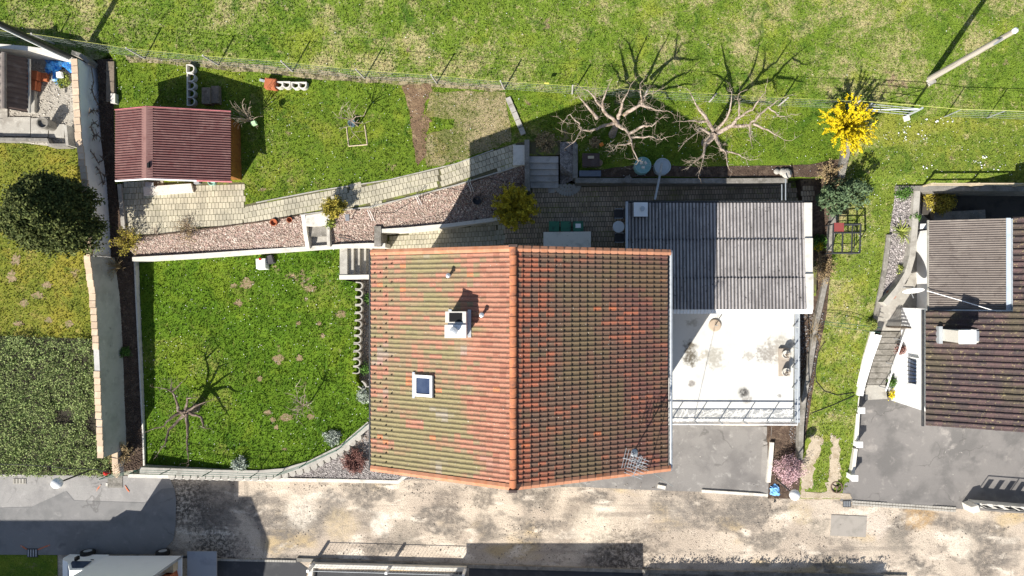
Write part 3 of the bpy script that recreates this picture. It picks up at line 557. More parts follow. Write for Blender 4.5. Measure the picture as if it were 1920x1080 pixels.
boundary('boundary_wall', 'tall white rendered garden wall with beige coping tiles beside the maroon shed', [(182, 128), (189, 260), (192, 285), (200, 345), (206, 425), (208.5, 482)], WHITEW, 1.5, True)
gap = lambda p: 650 < NY-p.y*F/(H-p.z) < 690
boundary('boundary_wall', 'stained grey garden wall with beige coping tiles running down to the road', [(215, 483), (219, 515), (224, 550), (227.5, 600), (230, 650), (232, 700), (234, 760), (236, 800), (237, 842)], GREYW, 1.98, True, skip=gap)
boundary('boundary_wall', 'low grey wall end with tan coping tiles beside the red hydrant', [(236, 843), (238, 862), (239, 884)], GREYW, .75, True)
wall('retaining_wall', 'lit white concrete wall behind the blue tarpaulin in the neighbour yard', [(-300, 62, 5.2), (45, 90, 5.1), (100, 97, 5.0), (134, 111, 4.75)], .22, 3.4, CONCL)
wall('retaining_wall', 'dark curved stub of concrete wall where the mast crosses the wall corner', [(134, 98, 5.0), (150, 103, 4.8), (166, 116, 4.6)], .2, 3.4, CONCD)
wall('retaining_wall', 'long white-topped wall between the red gravel bed and the lower lawn', [(248, 486, 3.0), (360, 480, 2.98), (480, 472, 2.95), (580, 465.5, 2.9), (640, 461.5, 2.9), (690, 459.5, 2.9), (722, 460, 2.9)], .22, 1.2, CONCL)
wall('garden_curb', 'thin pale curb between the dark wall bed and the lower lawn', [(252, 490, 2.3), (255, 560, 2.05), (262, 700, 1.6), (267, 800, 1.28), (270, 880, 1.08)], .08, 1.0, CONCL, 'curb')
wall('retaining_wall', 'pale wall above the sunken passage beside the pink gravel slope', [(712, 433, 3.0), (760, 430, 3.0), (845, 422, 3.0), (952, 408, 3.0)], .2, 1.0, CONCL)
pl = wallmb([(708, 424, 3.05), (708, 462, 3.05)], .36, 1.2).build('wall_pier', CONCD); tag(pl, 'grey concrete pier at the west end of the sunken passage', 'pier')
wall('retaining_wall', 'grey wall beside the patio steps in front of the olive bush', [(988, 262, 3.85), (988, 300, 3.8), (989, 358, 3.75), (990, 366, 3.0)], .25, 2.2, CONCD)
wall('retaining_wall', 'long grey wall along the shaded patio under the water barrels', [(1079, 338, 3.82), (1250, 339, 3.82), (1400, 339, 3.85), (1476, 338, 3.85)], .26, 2.3, CONCD)
wall('retaining_wall', 'short grey wall running north beside the compost bed', [(1079, 270, 3.82), (1079, 334, 3.82)], .24, 2.3, CONCD)
wall('boundary_wall', 'weathered grey wall under the bright yellow bush', [(1591, 262, 4.3), (1587, 290, 4.25), (1577, 333, 4.1)], .34, 2.5, CONCD)
wall('boundary_wall', 'grey wall end beside the blue-green pine', [(1566, 402, 3.6), (1560, 440, 3.4), (1556, 470, 3.2)], .3, 1.8, CONCD)
wall('boundary_wall', 'narrow sloping boundary wall beside the grass lane and white terrace', [(1550, 520, 2.7), (1538, 577, 2.5), (1530, 612, 2.35), (1525, 650, 2.1), (1517, 700, 1.85), (1508, 745, 1.55), (1503, 800, 1.2), (1501, 862, .8)], .26, -.3, CONCD)
sw = thing('street_wall', 'pale wall along the street below the lower lawn', 'wall', (-20, -10, 0))
wallmb([(262, 882, 1.6), (320, 884, 1.55), (420, 887, 1.5), (482, 888, 1.48), (530, 884, 1.5), (580, 870, 1.52), (640, 840, 1.55), (693, 795, 1.65)], .34, -.2).build('wall_body', CONC, sw)
kb = wallmb([(240, 892, .42), (480, 899, .36), (620, 901, .34), (746, 904, .32), (772, 884, .32)], .2, -.2).build('street_kerb', CONCL); tag(kb, 'long pale kerb between the gravel corner bed and the broken road', 'kerb')
wall('street_kerb', 'broken line of white kerb stones at the driveway mouth', [(1316, 921, .10), (1380, 925, .10), (1440, 929, .09)], .16, -.2, CONCL, 'kerb')
wall('planter_kerb', 'pale kerb beside the concrete driveway and pink shrub', [(1448, 830, .5), (1445, 870, .4), (1441, 905, .3)], .22, -.2, CONCL, 'kerb')
for i, (pts, lb) in enumerate((([(1233, 912, .12), (1248, 915, .12)], 'short broken kerb stone lying at the edge of the driveway, nearer the house'), )):
    wall('kerb_stone', lb, pts, .2, -.1, CONCL, 'kerb')
# scalloped half-round stones
ORD = ['first', 'second', 'third', 'fourth', 'fifth', 'sixth', 'seventh', 'eighth', 'ninth', 'tenth', 'eleventh', 'twelfth', 'thirteenth', 'fourteenth', 'fifteenth', 'sixteenth', 'seventeenth', 'eighteenth', 'nineteenth', 'twentieth', 'twenty-first', 'twenty-second', 'twenty-third', 'twenty-fourth', 'twenty-fifth', 'twenty-sixth', 'twenty-seventh', 'twenty-eighth', 'twenty-ninth', 'thirtieth']
HALF = MB().lathe(0, 0, 0, [(.195, -.5), (.195, .0), (.18, .02)], 16).mesh('palisade_stone'); HALF.materials.append(CONC)
line = [(322, 893), (480, 896), (532, 892), (580, 879), (638, 849), (672, 820)]
def along(line, step):
    out = []; carry = 0
    for (x0, y0), (x1, y1) in zip(line, line[1:]):
        L_ = math.dist((x0, y0), (x1, y1)); d = carry
        while d < L_: out.append((x0+(x1-x0)*d/L_, y0+(y1-y0)*d/L_, math.atan2(y1-y0, x1-x0))); d += step
        carry = d-L_
    return out
for k, (x, y, a) in enumerate(along(line, 14.2)):
    o = link('palisade_stone', HALF, CONC, loc=W(x, y, 1.36)); o.rotation_euler = (random.gauss(0, .03), random.gauss(0, .03), 0)
    o.scale = (random.uniform(.93, 1.06),)*2+(1,)
    tag(o, '%s round palisade stone along the street wall, counting from the hydrant end' % ORD[k], 'palisade stone', 'palisade stones along the street wall')
def ringmesh(r, th, h, leg):
    B = MB(); n = 14; prof = []
    for k in range(n+1): a = -math.pi/2+math.pi*k/n; prof.append((math.cos(a), math.sin(a)))
    out = [(-leg, -r)]+[(r*c, r*s_) for c, s_ in prof]+[(-leg, r)]; inn = [(-leg, -(r-th))]+[((r-th)*c, (r-th)*s_) for c, s_ in prof]+[(-leg, r-th)]
    m_ = len(out); V = [(x, y, h) for x, y in out]+[(x, y, h) for x, y in inn]+[(x, y, 0) for x, y in out]+[(x, y, 0) for x, y in inn]
    f = []
    for i in range(m_-1): f += [(i, i+1, m_+i+1, m_+i), (2*m_+i, 2*m_+i+1, i+1, i), (m_+i, m_+i+1, 3*m_+i+1, 3*m_+i)]
    return B.add(V, f)
def dring(r, th, h, leg): return ringmesh(r, th, h, leg).box(-leg+th/2, 0, .002, th, 2*r-.01, h-.004)
RING = ringmesh(.205, .06, .3, .2).mesh('planter_ring'); RING.materials.append(CONC)
rl = [(676, 536), (676, 560), (675, 590), (673, 640), (671, 700), (676, 714)]
for k, (x, y, a) in enumerate(along(rl, 14.3)[:-1]):
    o = link('planter_ring', RING, CONC, loc=W(x, y, 2.42-(y-530)*.003-.2)); o.rotation_euler = (0, 0, random.gauss(0, .05))
    tag(o, '%s U-shaped concrete planter ring beside the house, counting from the lawn stairs' % ORD[k], 'planter ring', 'planter rings along the house')
for k, (x, y, rz) in enumerate(((683, 722, -.6), (692, 718, -1.1))):
    o = link('planter_ring', RING, CONCL, loc=W(x, y, 1.68)); o.rotation_euler = (0, 0, rz)
    tag(o, ('turned concrete planter ring at the curved south end of the row', 'last planter ring touching the house eave line')[k], 'planter ring', 'planter rings along the house')
RG3 = dring(.22, .045, .3, .2).mesh('planter_ring'); RG3.materials.append(CONCL)
for k, (x, y) in enumerate(((362, 132), (363, 148), (363, 163), (363, 178), (363, 193))):
    o = link('planter_ring', RG3, CONCL, loc=G(x, y, 0))
    tag(o, '%s U-shaped concrete ring behind the maroon shed, counting from the wire fence' % ORD[k], 'planter ring', 'planter rings behind the shed')
RG2 = dring(.22, .065, .32, .2).mesh('planter_ring'); RG2.materials.append(CONCL)
for k, (x, y) in enumerate(((527, 162), (541, 162), (558, 163), (571, 163))):
    o = link('planter_ring', RG2, CONCL, loc=G(x, y, 0)); o.rotation_euler = (0, 0, -math.pi/2); o.scale = (.85, 1, 1)
    tag(o, ('concrete ring touching the terracotta planter by the fence', 'second concrete ring from the terracotta planter', 'third concrete ring from the terracotta planter', 'end concrete ring farthest from the terracotta planter')[k], 'planter ring', 'planter rings by the fence')
p = G(512, 160); o = MB().box(p.x, p.y, p.z, .62, .55, .4, -.12, .92, .92).box(p.x, p.y, p.z+.4, .5, .42, .03, -.12).build('terracotta_planter', TERRA); tag(o, 'square terracotta planter with dark soil beside white rings', 'planter')
p = G(494, 152); o = MB().box(p.x, p.y, p.z, .36, .12, .1, -.25).build('roof_slate', ZINC); tag(o, 'small grey slab leaning beside the terracotta planter', 'slab')
# ------------------------------------------------------------------ stairs
def stairs(name, label, quads, m, group=None):
    """quads: treads as pixel corners at one level: ([(px,py)*4], z)"""
    p = W(*quads[0][0][0], quads[0][1]); t_ = thing(name, label, 'stairs', p)
    for q, z in quads: MB().prism([W(x, y, z) for x, y in q], z-.6).build('stair_tread', m, t_)
    return t_
stairs('patio_stairs', 'five dark grey steps rising from the patio to the garden path', [([(992, 293+i*11.6), (1047, 293+i*11.6), (1047, 305+i*11.8), (992, 305+i*11.8)], 3.52-.165*i) for i in range(5)], M('stair_concrete', (.46, .44, .41), [((.33, .315, .29), 2, .45, .7)], bump=(18, .008), grain=(28, .15)))
st = stairs('lawn_stairs', 'narrow concrete steps stepping down from the lawn along the house corner', [([(651+i*11.6, 462), (663+i*11.6, 462), (663+i*11.6, 515), (651+i*11.6, 515)], 2.40-.235*i) for i in range(5)], CONC)
MB().prism([W(x, y, 2.62) for x, y in ((637, 463), (651, 463), (651, 517), (637, 517))], 1).build('landing_slab', CONC, st)
wallmb([(636, 520, 2.66), (706, 519, 2.66)], .24, .6).build('side_wall', CONCL, st)
st = thing('garden_steps', 'broad pale garden steps between low side walls in the gravel bed', 'stairs', G(590, 430))
MB().prism([W(x, y, 3.56) for x, y in ((573, 404), (613, 398), (613, 422), (573, 424))], 2).build('landing_slab', CONCL, st)
MB().prism([W(x, y, 3.12) for x, y in ((573, 423), (613, 420.5), (614, 442), (574, 443.5))], 2).build('stair_tread', CONCD, st)
MB().prism([W(x, y, 2.72) for x, y in ((573, 442), (614, 441), (615, 464), (577, 467))], 2).build('stair_tread', CONC, st)
wallmb([(568, 402, 3.62), (572, 436, 3.4), (577, 466, 3.1)], .2, 2).build('side_wall', CONCL, st); wallmb([(614.5, 399, 3.62), (615, 430, 3.4), (616, 462, 3.1)], .16, 2).build('side_wall', CONC, st)
for pts, nm, lb in (([(480, 380), (600, 357), (730, 337), (855, 307), (925, 281)], 'path_edging', 'thin concrete edging along the lawn side of the paved path'), ([(562, 403), (610, 396.5), (695, 388), (790, 364), (855, 347), (950, 318), (984, 307)], 'path_edging', 'thin concrete edging along the pink gravel side of the paved path'), ([(237, 447), (330, 436), (480, 416.5), (560, 404)], 'path_edging', 'dark thin edging between the shed yard and the red gravel bed')):
    tag(wallmb([(x, y, 3.62) for x, y in pts], .06, 3.0).build(nm, CONC if nm == 'path_edging' and pts[0][0] != 237 else SOIL), lb, 'edging')
# slabs by the long wall corner above the patio stairs
for k, (x, y, a) in enumerate(((955, 190, .4), (961, 204, .42), (967, 218, .4), (973, 232, .4), (979, 246, .38))):
    p = G(x, y); o = MB().box(p.x, p.y, p.z-.05, .28, .40, .16, a, .95, .95).build('kerb_block', CONC); tag(o, '%s pale kerb block beside the dry grass plot, counting from the wire fence' % ORD[k], 'kerb block', 'kerb blocks beside the grass plot')
o = MB().prism([W(x, y, 3.74) for x, y in ((962, 272), (985, 272), (984, 309), (962, 310))], 3.4).build('concrete_slab', CONCL); tag(o, 'worn concrete slab at the top end of the paved path', 'slab')
# ------------------------------------------------------------------ main house
ZE, ZR = 9.1, 12.1; YN, YS = 1.78, -8.08
hs = thing('house', 'large house with a mossy orange clay tile roof and brick chimney', 'house', (XR, -3, 0))
MB().prism([(-7.45, -6.95, 8.7), (4.75, -6.95, 8.7), (4.75, 1.3, 8.7), (-7.45, 1.3, 8.7)], 0).build('wall', HOUSEW, hs)
MB().prism([(-7.45, -7.6, 2.5), (4.75, -7.6, 2.5), (4.75, -6.95, 2.5), (-7.45, -6.95, 2.5)], 0).build('wall', HOUSEW, hs)
for y_ in (1.3, -6.95): MB().add([(-7.45, y_, 8.7), (4.75, y_, 8.7), (XR, y_, 11.7), (-7.45, y_-.25 if y_ > 0 else y_+.25, 8.7), (4.75, y_-.25 if y_ > 0 else y_+.25, 8.7), (XR, y_-.25 if y_ > 0 else y_+.25, 11.7)], [(0, 1, 2), (3, 5, 4), (0, 2, 5, 3), (1, 4, 5, 2)]).build('gable', HOUSEW, hs)
for x_ in (-4.5, -1.2, 2.2):
    for z_ in (3.6, 6.2): wf = MB().box(x_, 1.32, z_, 1.1, .12, 1.3).build('window', WHITEP, hs); MB().box(x_, 1.36, z_+.1, .9, .09, 1.1).build('pane', GLASS, wf)
for y_ in (-4.0, -1.0): wf = MB().box(4.78, y_, 6.0, .12, 1.1, 1.3).build('window', WHITEP, hs); MB().box(4.82, y_, 6.1, .09, .9, 1.1).build('pane', GLASS, wf)
class Slope:
    def __init__(s, xr, zr, xe, ze): s.o = Vector((xr, 0, zr)); d = Vector((xe-xr, 0, ze-zr)); s.L = d.length; s.d = d.normalized(); s.n = Vector((-s.d.z, 0, s.d.x)) if s.d.x > 0 else Vector((s.d.z, 0, -s.d.x))
    def mat(s, t_, y, lift=0):
        m_ = Matrix((( s.d.x, 0, s.n.x), (0, 1, 0), (s.d.z, 0, s.n.z))).to_4x4(); m_.translation = s.o+s.d*t_+s.n*lift+Vector((0, y, 0)); return m_
def tilemesh(ln, wd, roll=.042, lap=1.14, th=.022):
    pr = [(0, .0), (.10, .008), (.34, .006), (.5, roll*.45), (.64, roll), (.78, roll*.95), (.9, roll*.5), (1.0, .01)]
    B = MB(); n = len(pr); V = []
    for x, lift in ((-.07*ln, -.008), (ln*1.06, th)):
        for u, z in pr: V.append((x, (u-.5)*wd*1.02, z+lift))
    for u, z in pr: V.append((ln*1.06, (u-.5)*wd*1.02, z*.55-.02))
    f = [(i, i+1, n+i+1, n+i) for i in range(n-1)]+[(n+i, n+i+1, 2*n+i+1, 2*n+i) for i in range(n-1)]
    return B.add(V, f)
def roofside(owner, sl, n, gauge, rows, y0, gy, m, nparts, label='roof_tile', skipf=None, order=None, roll=.042, th=.022):
    tm = tilemesh(gauge, gy, roll, 1.14, th); me = tm.mesh(label); me.materials.append(m); base = np.array(tm.v); fc = tm.f
    items = [(i, j) for i in range(n) for j in range(rows) if not (skipf and skipf(i, j))]
    if order: items.sort(key=order)
    for k, (i, j) in enumerate(items[:nparts]):
        o = bpy.data.objects.new(label, me); C.objects.link(o); o.parent = owner
        mt = sl.mat(i*gauge, y0+(j+.5)*gy, random.uniform(-.003, .004)); mt.translation -= POS[owner]; o.matrix_local = mt @ Matrix.Rotation(random.gauss(0, .008), 4, 'Z')
    B = MB()
    for (i, j) in items[nparts:]:
        mt = sl.mat(i*gauge, y0+(j+.5)*gy, random.uniform(-.003, .004)) @ Matrix.Rotation(random.gauss(0, .008), 4, 'Z'); A = np.array(mt)
        B.add((base @ A[:3, :3].T+A[:3, 3]), fc)
    if B.v: o = B.build(label, m, owner); o['kind'] = 'stuff'
rf = link('roof', MB().add([(XE_W+.05, YS+.05, ZE-.03), (XR, YS+.05, ZR-.05), (XR, YN-.05, ZR-.05), (XE_W+.05, YN-.05, ZE-.03), (XE_E-.05, YS+.05, ZE-.03), (XE_E-.05, YN-.05, ZE-.03),
    (XE_W+.05, YS+.05, ZE-.22), (XR, YS+.05, ZR-.24), (XR, YN-.05, ZR-.24), (XE_W+.05, YN-.05, ZE-.22), (XE_E-.05, YS+.05, ZE-.22), (XE_E-.05, YN-.05, ZE-.22)],
    [(0, 1, 2, 3), (1, 4, 5, 2), (6, 9, 8, 7), (7, 8, 11, 10), (0, 3, 9, 6), (4, 10, 11, 5), (0, 6, 7, 1), (1, 7, 10, 4), (3, 2, 8, 9), (2, 5, 11, 8)]).mesh('roof'), DKBROWN, hs)
SW_, SE_ = Slope(XR, ZR, XE_W, ZE), Slope(XR, ZR, XE_E, ZE)
gW, gE = SW_.L/23, SE_.L/20.5
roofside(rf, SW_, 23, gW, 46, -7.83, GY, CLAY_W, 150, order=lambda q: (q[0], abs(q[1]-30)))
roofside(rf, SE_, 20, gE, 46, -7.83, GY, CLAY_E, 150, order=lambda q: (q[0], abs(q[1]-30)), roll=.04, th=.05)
# last row of the east slope, verge tiles, ridge tiles
vm = MB().add([(-.05, -.13, .03), (1, -.13, .03+.03), (-.05, .0, .075), (1, .0, .105), (-.05, .13, .03), (1, .13, .06), (-.05, .15, -.2), (1, .15, -.18), (1, -.13, -.02), (1, .13, -.02)], [(0, 2, 3, 1), (2, 4, 5, 3), (4, 6, 7, 5), (1, 3, 5, 9, 8)])
for sl, n, g in ((SW_, 23, gW), (SE_, 20.5, gE)):
    me = MB().add([(x*g*1.05, y, z) for x, y, z in vm.v], vm.f).mesh('verge_tile'); me.materials.append(CLAYN)
    for yv, fl in ((YN-.13, 1), (YS+.13, -1)):
        for i in range(int(math.ceil(n))):
            o = bpy.data.objects.new('verge_tile', me); C.objects.link(o); o.parent = rf
            mt = sl.mat(min(i, n-1)*g, yv, .004*(i % 2)); mt.translation -= POS[rf]; o.matrix_local = mt @ Matrix.Diagonal((1, fl, 1, 1))
B = MB(); rm = []
for k in range(9):
    a = math.pi*k/8; rm.append((math.cos(a), math.sin(a)))
V = [(c*.135, -.01, s_*.10) for c, s_ in rm]+[(c*.15, .43, s_*.115+.015) for c, s_ in rm]+[(c*.11, .43, s_*.08) for c, s_ in rm]
me = B.add(V, [(i, i+1, 10+i, 9+i) for i in range(8)]+[(9+i, 10+i, 19+i, 18+i) for i in range(8)]).mesh('ridge_tile')
me.materials.append(M('ridge_clay', (.44, .165, .08), [((.25, .11, .07), 3, .45, .7), ((.52, .25, .14), 8, .55, .75)], rand=.12))
for k in range(24):
    o = bpy.data.objects.new('ridge_tile', me); C.objects.link(o); o.parent = rf; o.location = Vector((XR, YN-.02-k*.41-.41, ZR+.035))-POS[rf]; o.rotation_euler = (0, 0, random.gauss(0, .01))
MB().box(XR, YN-.02, ZR-.02, .34, .10, .2).build('ridge_cap', DKBROWN, rf); MB().box(XR, YS+.0, ZR-.02, .34, .10, .2).build('ridge_cap', DKBROWN, rf)
for x_, nm in ((XE_W-.07, 'gutter'), (XE_E+.06, 'gutter')): MB().tube([(x_, YN-.02, ZE-.06), (x_, YS+.02, ZE-.06)], .075, 8).build(nm, DARKM if x_ < 0 else ZINC, hs)
# snow guards near the west eave
B = MB()
for c_, off in ((22, 0), (21, 2), (20, 1), (19, 0)):
    if c_ == 19: off = 0
    for j in range(off, 46, 4):
        mt = SW_.mat((c_+.4)*gW, -7.83+(j+.12)*GY, .01); q = MB().box(0, 0, 0, .05, .045, .05); B.add([mt @ Vector(v) for v in q.v], q.f)
        if c_ in (22, 20): mt = SW_.mat((c_+.4)*gW, -7.83+(j+2.12)*GY, .01); B.add([mt @ Vector(v) for v in q.v], q.f)
o = B.build('snow_guard', BLACK, rf); o['kind'] = 'stuff'
def on_slope(px, py, sl, lift=0):
    # the point of a roof slope seen at a pixel
    d = W(px, py, 0)-CAMP; t_ = (sl.o-CAMP).dot(sl.n)/d.dot(sl.n); return CAMP+d*t_+sl.n*lift
# chimney
p = on_slope(862, 606, SW_); zt = p.z+1.05
ch = MB().box(p.x, p.y, p.z-.6, .72, .98, 1.5).build('chimney', WHITEP, hs)
MB().box(p.x-.03, p.y+.29, p.z+.9, .84, .46, .10).build('cap_plate', CONCL, ch); MB().box(p.x-.03, p.y-.28, p.z+.9, .86, .52, .16).build('cap_plate', WHITEP, ch)
MB().box(p.x-.03, p.y+.28, p.z+1.0, .52, .36, .012).build('flue_opening', BLACK, ch)
MB().lathe(p.x-.08, p.y-.25, p.z+1.05, [(.11, 0), (.11, .16), (.17, .16), (.15, .24), (.05, .27)], 16).build('flue_cowl', ZINC, ch)
for dx, dy, sx, sy in ((-.42, 0, .14, 1.15), (.44, 0, .14, 1.15)):
    q = on_slope(862, 606, SW_) + Vector((dx, dy, 0)); q.z = p.z+dx*(-SW_.d.z/abs(SW_.d.x))*-1*-1; q.z = SW_.o.z+(XR-q.x)*(SW_.d.z/abs(SW_.d.x)); MB().box(q.x, q.y, q.z+.03, sx, sy, .06).build('flashing', ZINC, ch)
for k, (px, py) in enumerate(((843, 517), (905, 590))):
    p = on_slope(px, py, SW_); v = MB().tube([p, p+Vector((0, 0, .38))], .06, 10).build('vent_pipe', TERRA, hs); MB().lathe(p.x, p.y, p.z+.36, [(.10, 0), (.10, .06), (.02, .10)], 12).build('vent_cap', ZINC, v)
# roof window
p = on_slope(797, 723, SW_); mt = SW_.mat((p-SW_.o).dot(SW_.d), p.y, .02)
def onm(q): return MB().add([mt @ Vector(v) for v in q.v], q.f)
sk_ = onm(MB().box(0, .40, 0, .94, .12, .14).box(0, -.40, 0, .94, .12, .14).box(.41, 0, 0, .12, .68, .14).box(-.41, 0, 0, .12, .68, .14)).build('roof_window', WHITEP, hs)
onm(MB().box(0, 0, .02, .7, .68, .08)).build('pane', GLASS, sk_); onm(MB().box(.55, 0, .0, .13, 1.12, .06)).build('flashing', ZINC, sk_); onm(MB().box(-.5, 0, .0, .06, .95, .1)).build('flashing', DARKM, sk_)
# antenna
p = on_slope(1186, 850, SE_); an = tag(thing('antenna', 'spindly rooftop television antenna with crossed rods near the roof corner', 'antenna', p), None, None)
MB().tube([p, p+Vector((0, 0, 2.1))], .028, 8).build('mast', METAL, an); MB().lathe(p.x, p.y, p.z-.02, [(.24, 0), (.1, .12), (.05, .2)], 12).build('flashing', ZINC, an)
q = p+Vector((0, 0, 1.3)); MB().tube([q+Vector((-.55, .12, 0)), q+Vector((.35, -.1, 0))], .018, 6).build('boom', METAL, an)
for k in range(8):
    c_ = q+Vector((-.5+.115*k, .11-.027*k, 0)); MB().tube([c_+Vector((-.1, -.42+.03*k, 0)), c_+Vector((.1, .42-.03*k, 0))], .012, 5).build('rod', METAL, an)
q = p+Vector((0, 0, 1.9)); MB().tube([q+Vector((-.2, -.5, 0)), q+Vector((.15, .35, 0))], .018, 6).build('boom', METAL, an)
for k in range(7):
    c_ = q+Vector((-.19+.05*k, -.46+.12*k, 0)); MB().tube([c_+Vector((-.36, .14, 0)), c_+Vector((.36, -.14, 0))], .012, 5).build('rod', METAL, an)
e = W(1262, 912, 4.0); o = MB().tube([p+Vector((0, 0, 1.9)), (p+Vector((0, 0, 1.9))+e)/2+Vector((0, 0, -.15)), e], .014, 5).build('overhead_cable', WIREG); tag(o, 'pale cable dropping from the rooftop antenna towards the street', 'cable')
# ------------------------------------------------------------------ terrace (garage roof) with railing
tr = thing('terrace', 'white coated roof terrace with dark water stains beside the house', 'terrace', (9, -4, 0))
MB().prism([(4.78, -7.12, 2.6), (12.86, -7.14, 2.6), (12.92, -.6, 2.6), (4.78, -.6, 2.6)], -.1).build('terrace_deck', TERR, tr)
MB().box(13.06, -3.85, 2.3, .26, 6.6, .42).build('gutter_channel', ZINC, tr)
for k in range(7): MB().box(13.06, -7.0+k*1.05, 2.725, .2, .05, .03).build('bracket', METAL, tr)
rl_ = thing('terrace_railing', 'white terrace railing with curly patterned panels over the driveway', 'railing', (9, -7.5, 2.6))
MB().tube([(4.9, -7.07, 3.58), (12.76, -7.1, 3.58)], .035, 8).build('top_rail', WHITEP, rl_); MB().tube([(12.76, -7.1, 3.58), (12.86, -.8, 3.58)], .03, 8).build('top_rail', ZINC, rl_)
MB().tube([(4.9, -7.07, 2.75), (12.76, -7.1, 2.75)], .02, 6).build('bottom_rail', WHITEP, rl_)
for k in range(7):
    x = 4.95+k*1.3; MB().box(x, -7.08, 2.3, .04, .04, 1.28).build('post', METAL, rl_)
    if k == 6: continue
    B = MB(); rr = random.Random(k)
    # a sheet panel with cut-out curls: grid cells left open along the curls
    cur = []
    for j in range(19):
        a = rr.uniform(0, 6.28); x0 = rr.uniform(.1, 1.2); z0 = rr.uniform(.05, .45)
        for q_ in range(26): cur.append((x0, z0)); x0 += .025*math.cos(a); z0 += .025*math.sin(a); a += .06+.02*j % .05
    cur = np.array(cur); nx_, nz_ = 54, 20; cells_ = []
    for i_ in range(nx_):
        for j_ in range(nz_):
            c_ = np.array(((i_+.5)*1.3/nx_+.03, (j_+.5)*.5/nz_)); 
            if np.min(np.abs(cur-c_).sum(1)) > .03 and ((i_+j_) % 2 or j_ in (0, nz_-1)): cells_.append((i_, j_))
    B.add([(x+.03+i_*1.24/nx_, -7.08, 2.70+j_*.46/nz_) for i_ in range(nx_+1) for j_ in range(nz_+1)], [(i_*(nz_+1)+j_, (i_+1)*(nz_+1)+j_, (i_+1)*(nz_+1)+j_+1, i_*(nz_+1)+j_+1) for i_, j_ in cells_])
    B.box(x+.65, -7.08, 3.18, 1.24, .03, .03).build('curl_panel', METAL, rl_)
for k in range(6): MB().box(12.78+.015*k, -6.4+k*1.1, 2.5, .04, .04, 1.08).build('post', ZINC, rl_)
p = W(1340, 610, 2.62); ps = thing('parasol_base', 'round tan parasol base with a short pole on the terrace', 'parasol base', p)
MB().lathe(p.x, p.y, p.z, [(.34, 0), (.34, .05), (.30, .08), (.06, .1)], 24).build('base_disc', M('tan_stone', (.46, .37, .28), [((.38, .30, .22), 6, .5, .7)]), ps); MB().tube([(p.x, p.y, p.z+.08), (p.x+.02, p.y+.02, p.z+.5)], .028, 8).build('tube', METAL, ps)
p = W(1469, 679, 2.62); o = MB().box(p.x, p.y, p.z, .55, 1.5, .16, .01, .98, .99).build('plant_bench', M('beige_board', (.36, .31, .26), [((.28, .24, .2), 3, .5, .7)])); tag(o, 'flat beige plinth at the terrace edge carrying two plant pots', 'plinth')
for k, (px, py) in enumerate(((1471, 664), (1471, 697))):
    p = W(px, py, 2.78); t_ = thing('plant_pot', ('round pale pot with dry plant on the north end of the beige plinth', 'round pale pot with dry plant on the south end of the beige plinth')[k], 'plant pot', p, 'pots on the terrace plinth')
    MB().lathe(p.x, p.y, p.z, [(.17, 0), (.23, .32), (.19, .32), (.18, .26)], 18).build('pot', CONCL, t_); B = MB()
    for j in range(26): a = random.uniform(0, 6.28); r = random.uniform(.05, .24); B.tube([(p.x, p.y, p.z+.25), (p.x+r*.5*math.cos(a), p.y+r*.5*math.sin(a), p.z+.45), (p.x+r*math.cos(a+.4), p.y+r*math.sin(a+.4), p.z+.5)], .01, 3)
    B.build('dry_plant', TWIG, t_)
# ------------------------------------------------------------------ corrugated lean-to roof beside the house
co = thing('covered_shed', 'annex with a grey corrugated fibre cement roof against the house', 'annex', (9, 1.5, 2.6))
def corr(x0, x1, y0, y1, z, wl, amp, ax='y', per=8):
    """corrugated sheet; ridges run along ax; z(x,y)"""
    B = MB(); V = []; n = max(2, int(round((x1-x0 if ax == 'y' else y1-y0)/wl*per)))
    for k in range(n+1):
        u = k/n; q = amp*max(-.8, min(.8, 1.5*math.cos(2*math.pi*((x0+(x1-x0)*u) if ax == 'y' else (y0+(y1-y0)*u))/wl)))
        for e in (0, 1):
            x = x0+(x1-x0)*(u if ax == 'y' else e); y = y0+(y1-y0)*(e if ax == 'y' else u); V.append((x, y, z(x, y)+q))
    return B.add(V, [(2*k, 2*k+2, 2*k+3, 2*k+1) for k in range(n)])
zc = lambda x, y: 5.0+(-.05)*(y-1.5)
XC0, XC1, YC0, YC1 = 3.72, 12.62, -1.0, 4.40
MB().prism([(5.0, -.55, 4.75), (12.7, -.55, 4.75), (12.7, 4.0, 4.6), (5.0, 4.0, 4.6)], 2.4).build('wall', HOUSEW, co)
MB().prism([(4.05, 1.5, 4.7), (5.0, 1.5, 4.7), (5.0, 4.0, 4.6), (4.05, 4.0, 4.6)], 2.4).build('wall', HOUSEW, co)
ncol = 10; cw = (XC1-XC0)/ncol; rows3 = [(YC1, 2.5), (2.55, .55), (.6, YC0)]
for i in range(ncol):
    for j, (ya, yb) in enumerate(rows3):
        if i < 2 and j == 2: continue
        yb2 = max(yb, 1.32) if i < 2 else yb
        lift = .012*(2-j)*-1+.02*j+.006*(i % 2)
        corr(XC0+i*cw-.015, XC0+(i+1)*cw+.015, yb2, ya, lambda x, y, l=lift, t=j: zc(x, y)+l+random.uniform(0, .002), .1725, .026).build('roof_sheet', FIBRE, co)
B = MB()
for y_ in (2.52, .58): 
    for i in range(50): B.box(XC0+.0862*0+i*.1725+.0, y_+random.uniform(-.02, .02), zc(0, y_)+.02, .045, .05, .06)
o = B.build('fixing_bolt', BLACK, co); o['kind'] = 'stuff'
for k in range(3): MB().box(XC1+.2, YC0+.9+k*1.8, 4.98-.05*(-.1+1.8*k-1.5), .40, 1.79, .06).build('verge_sheet', CONCL if k != 5 else ZINC, co)
MB().box(XC0-.07, 2.9, 4.86, .13, 3.1, .12).build('verge_board', ZINC, co)
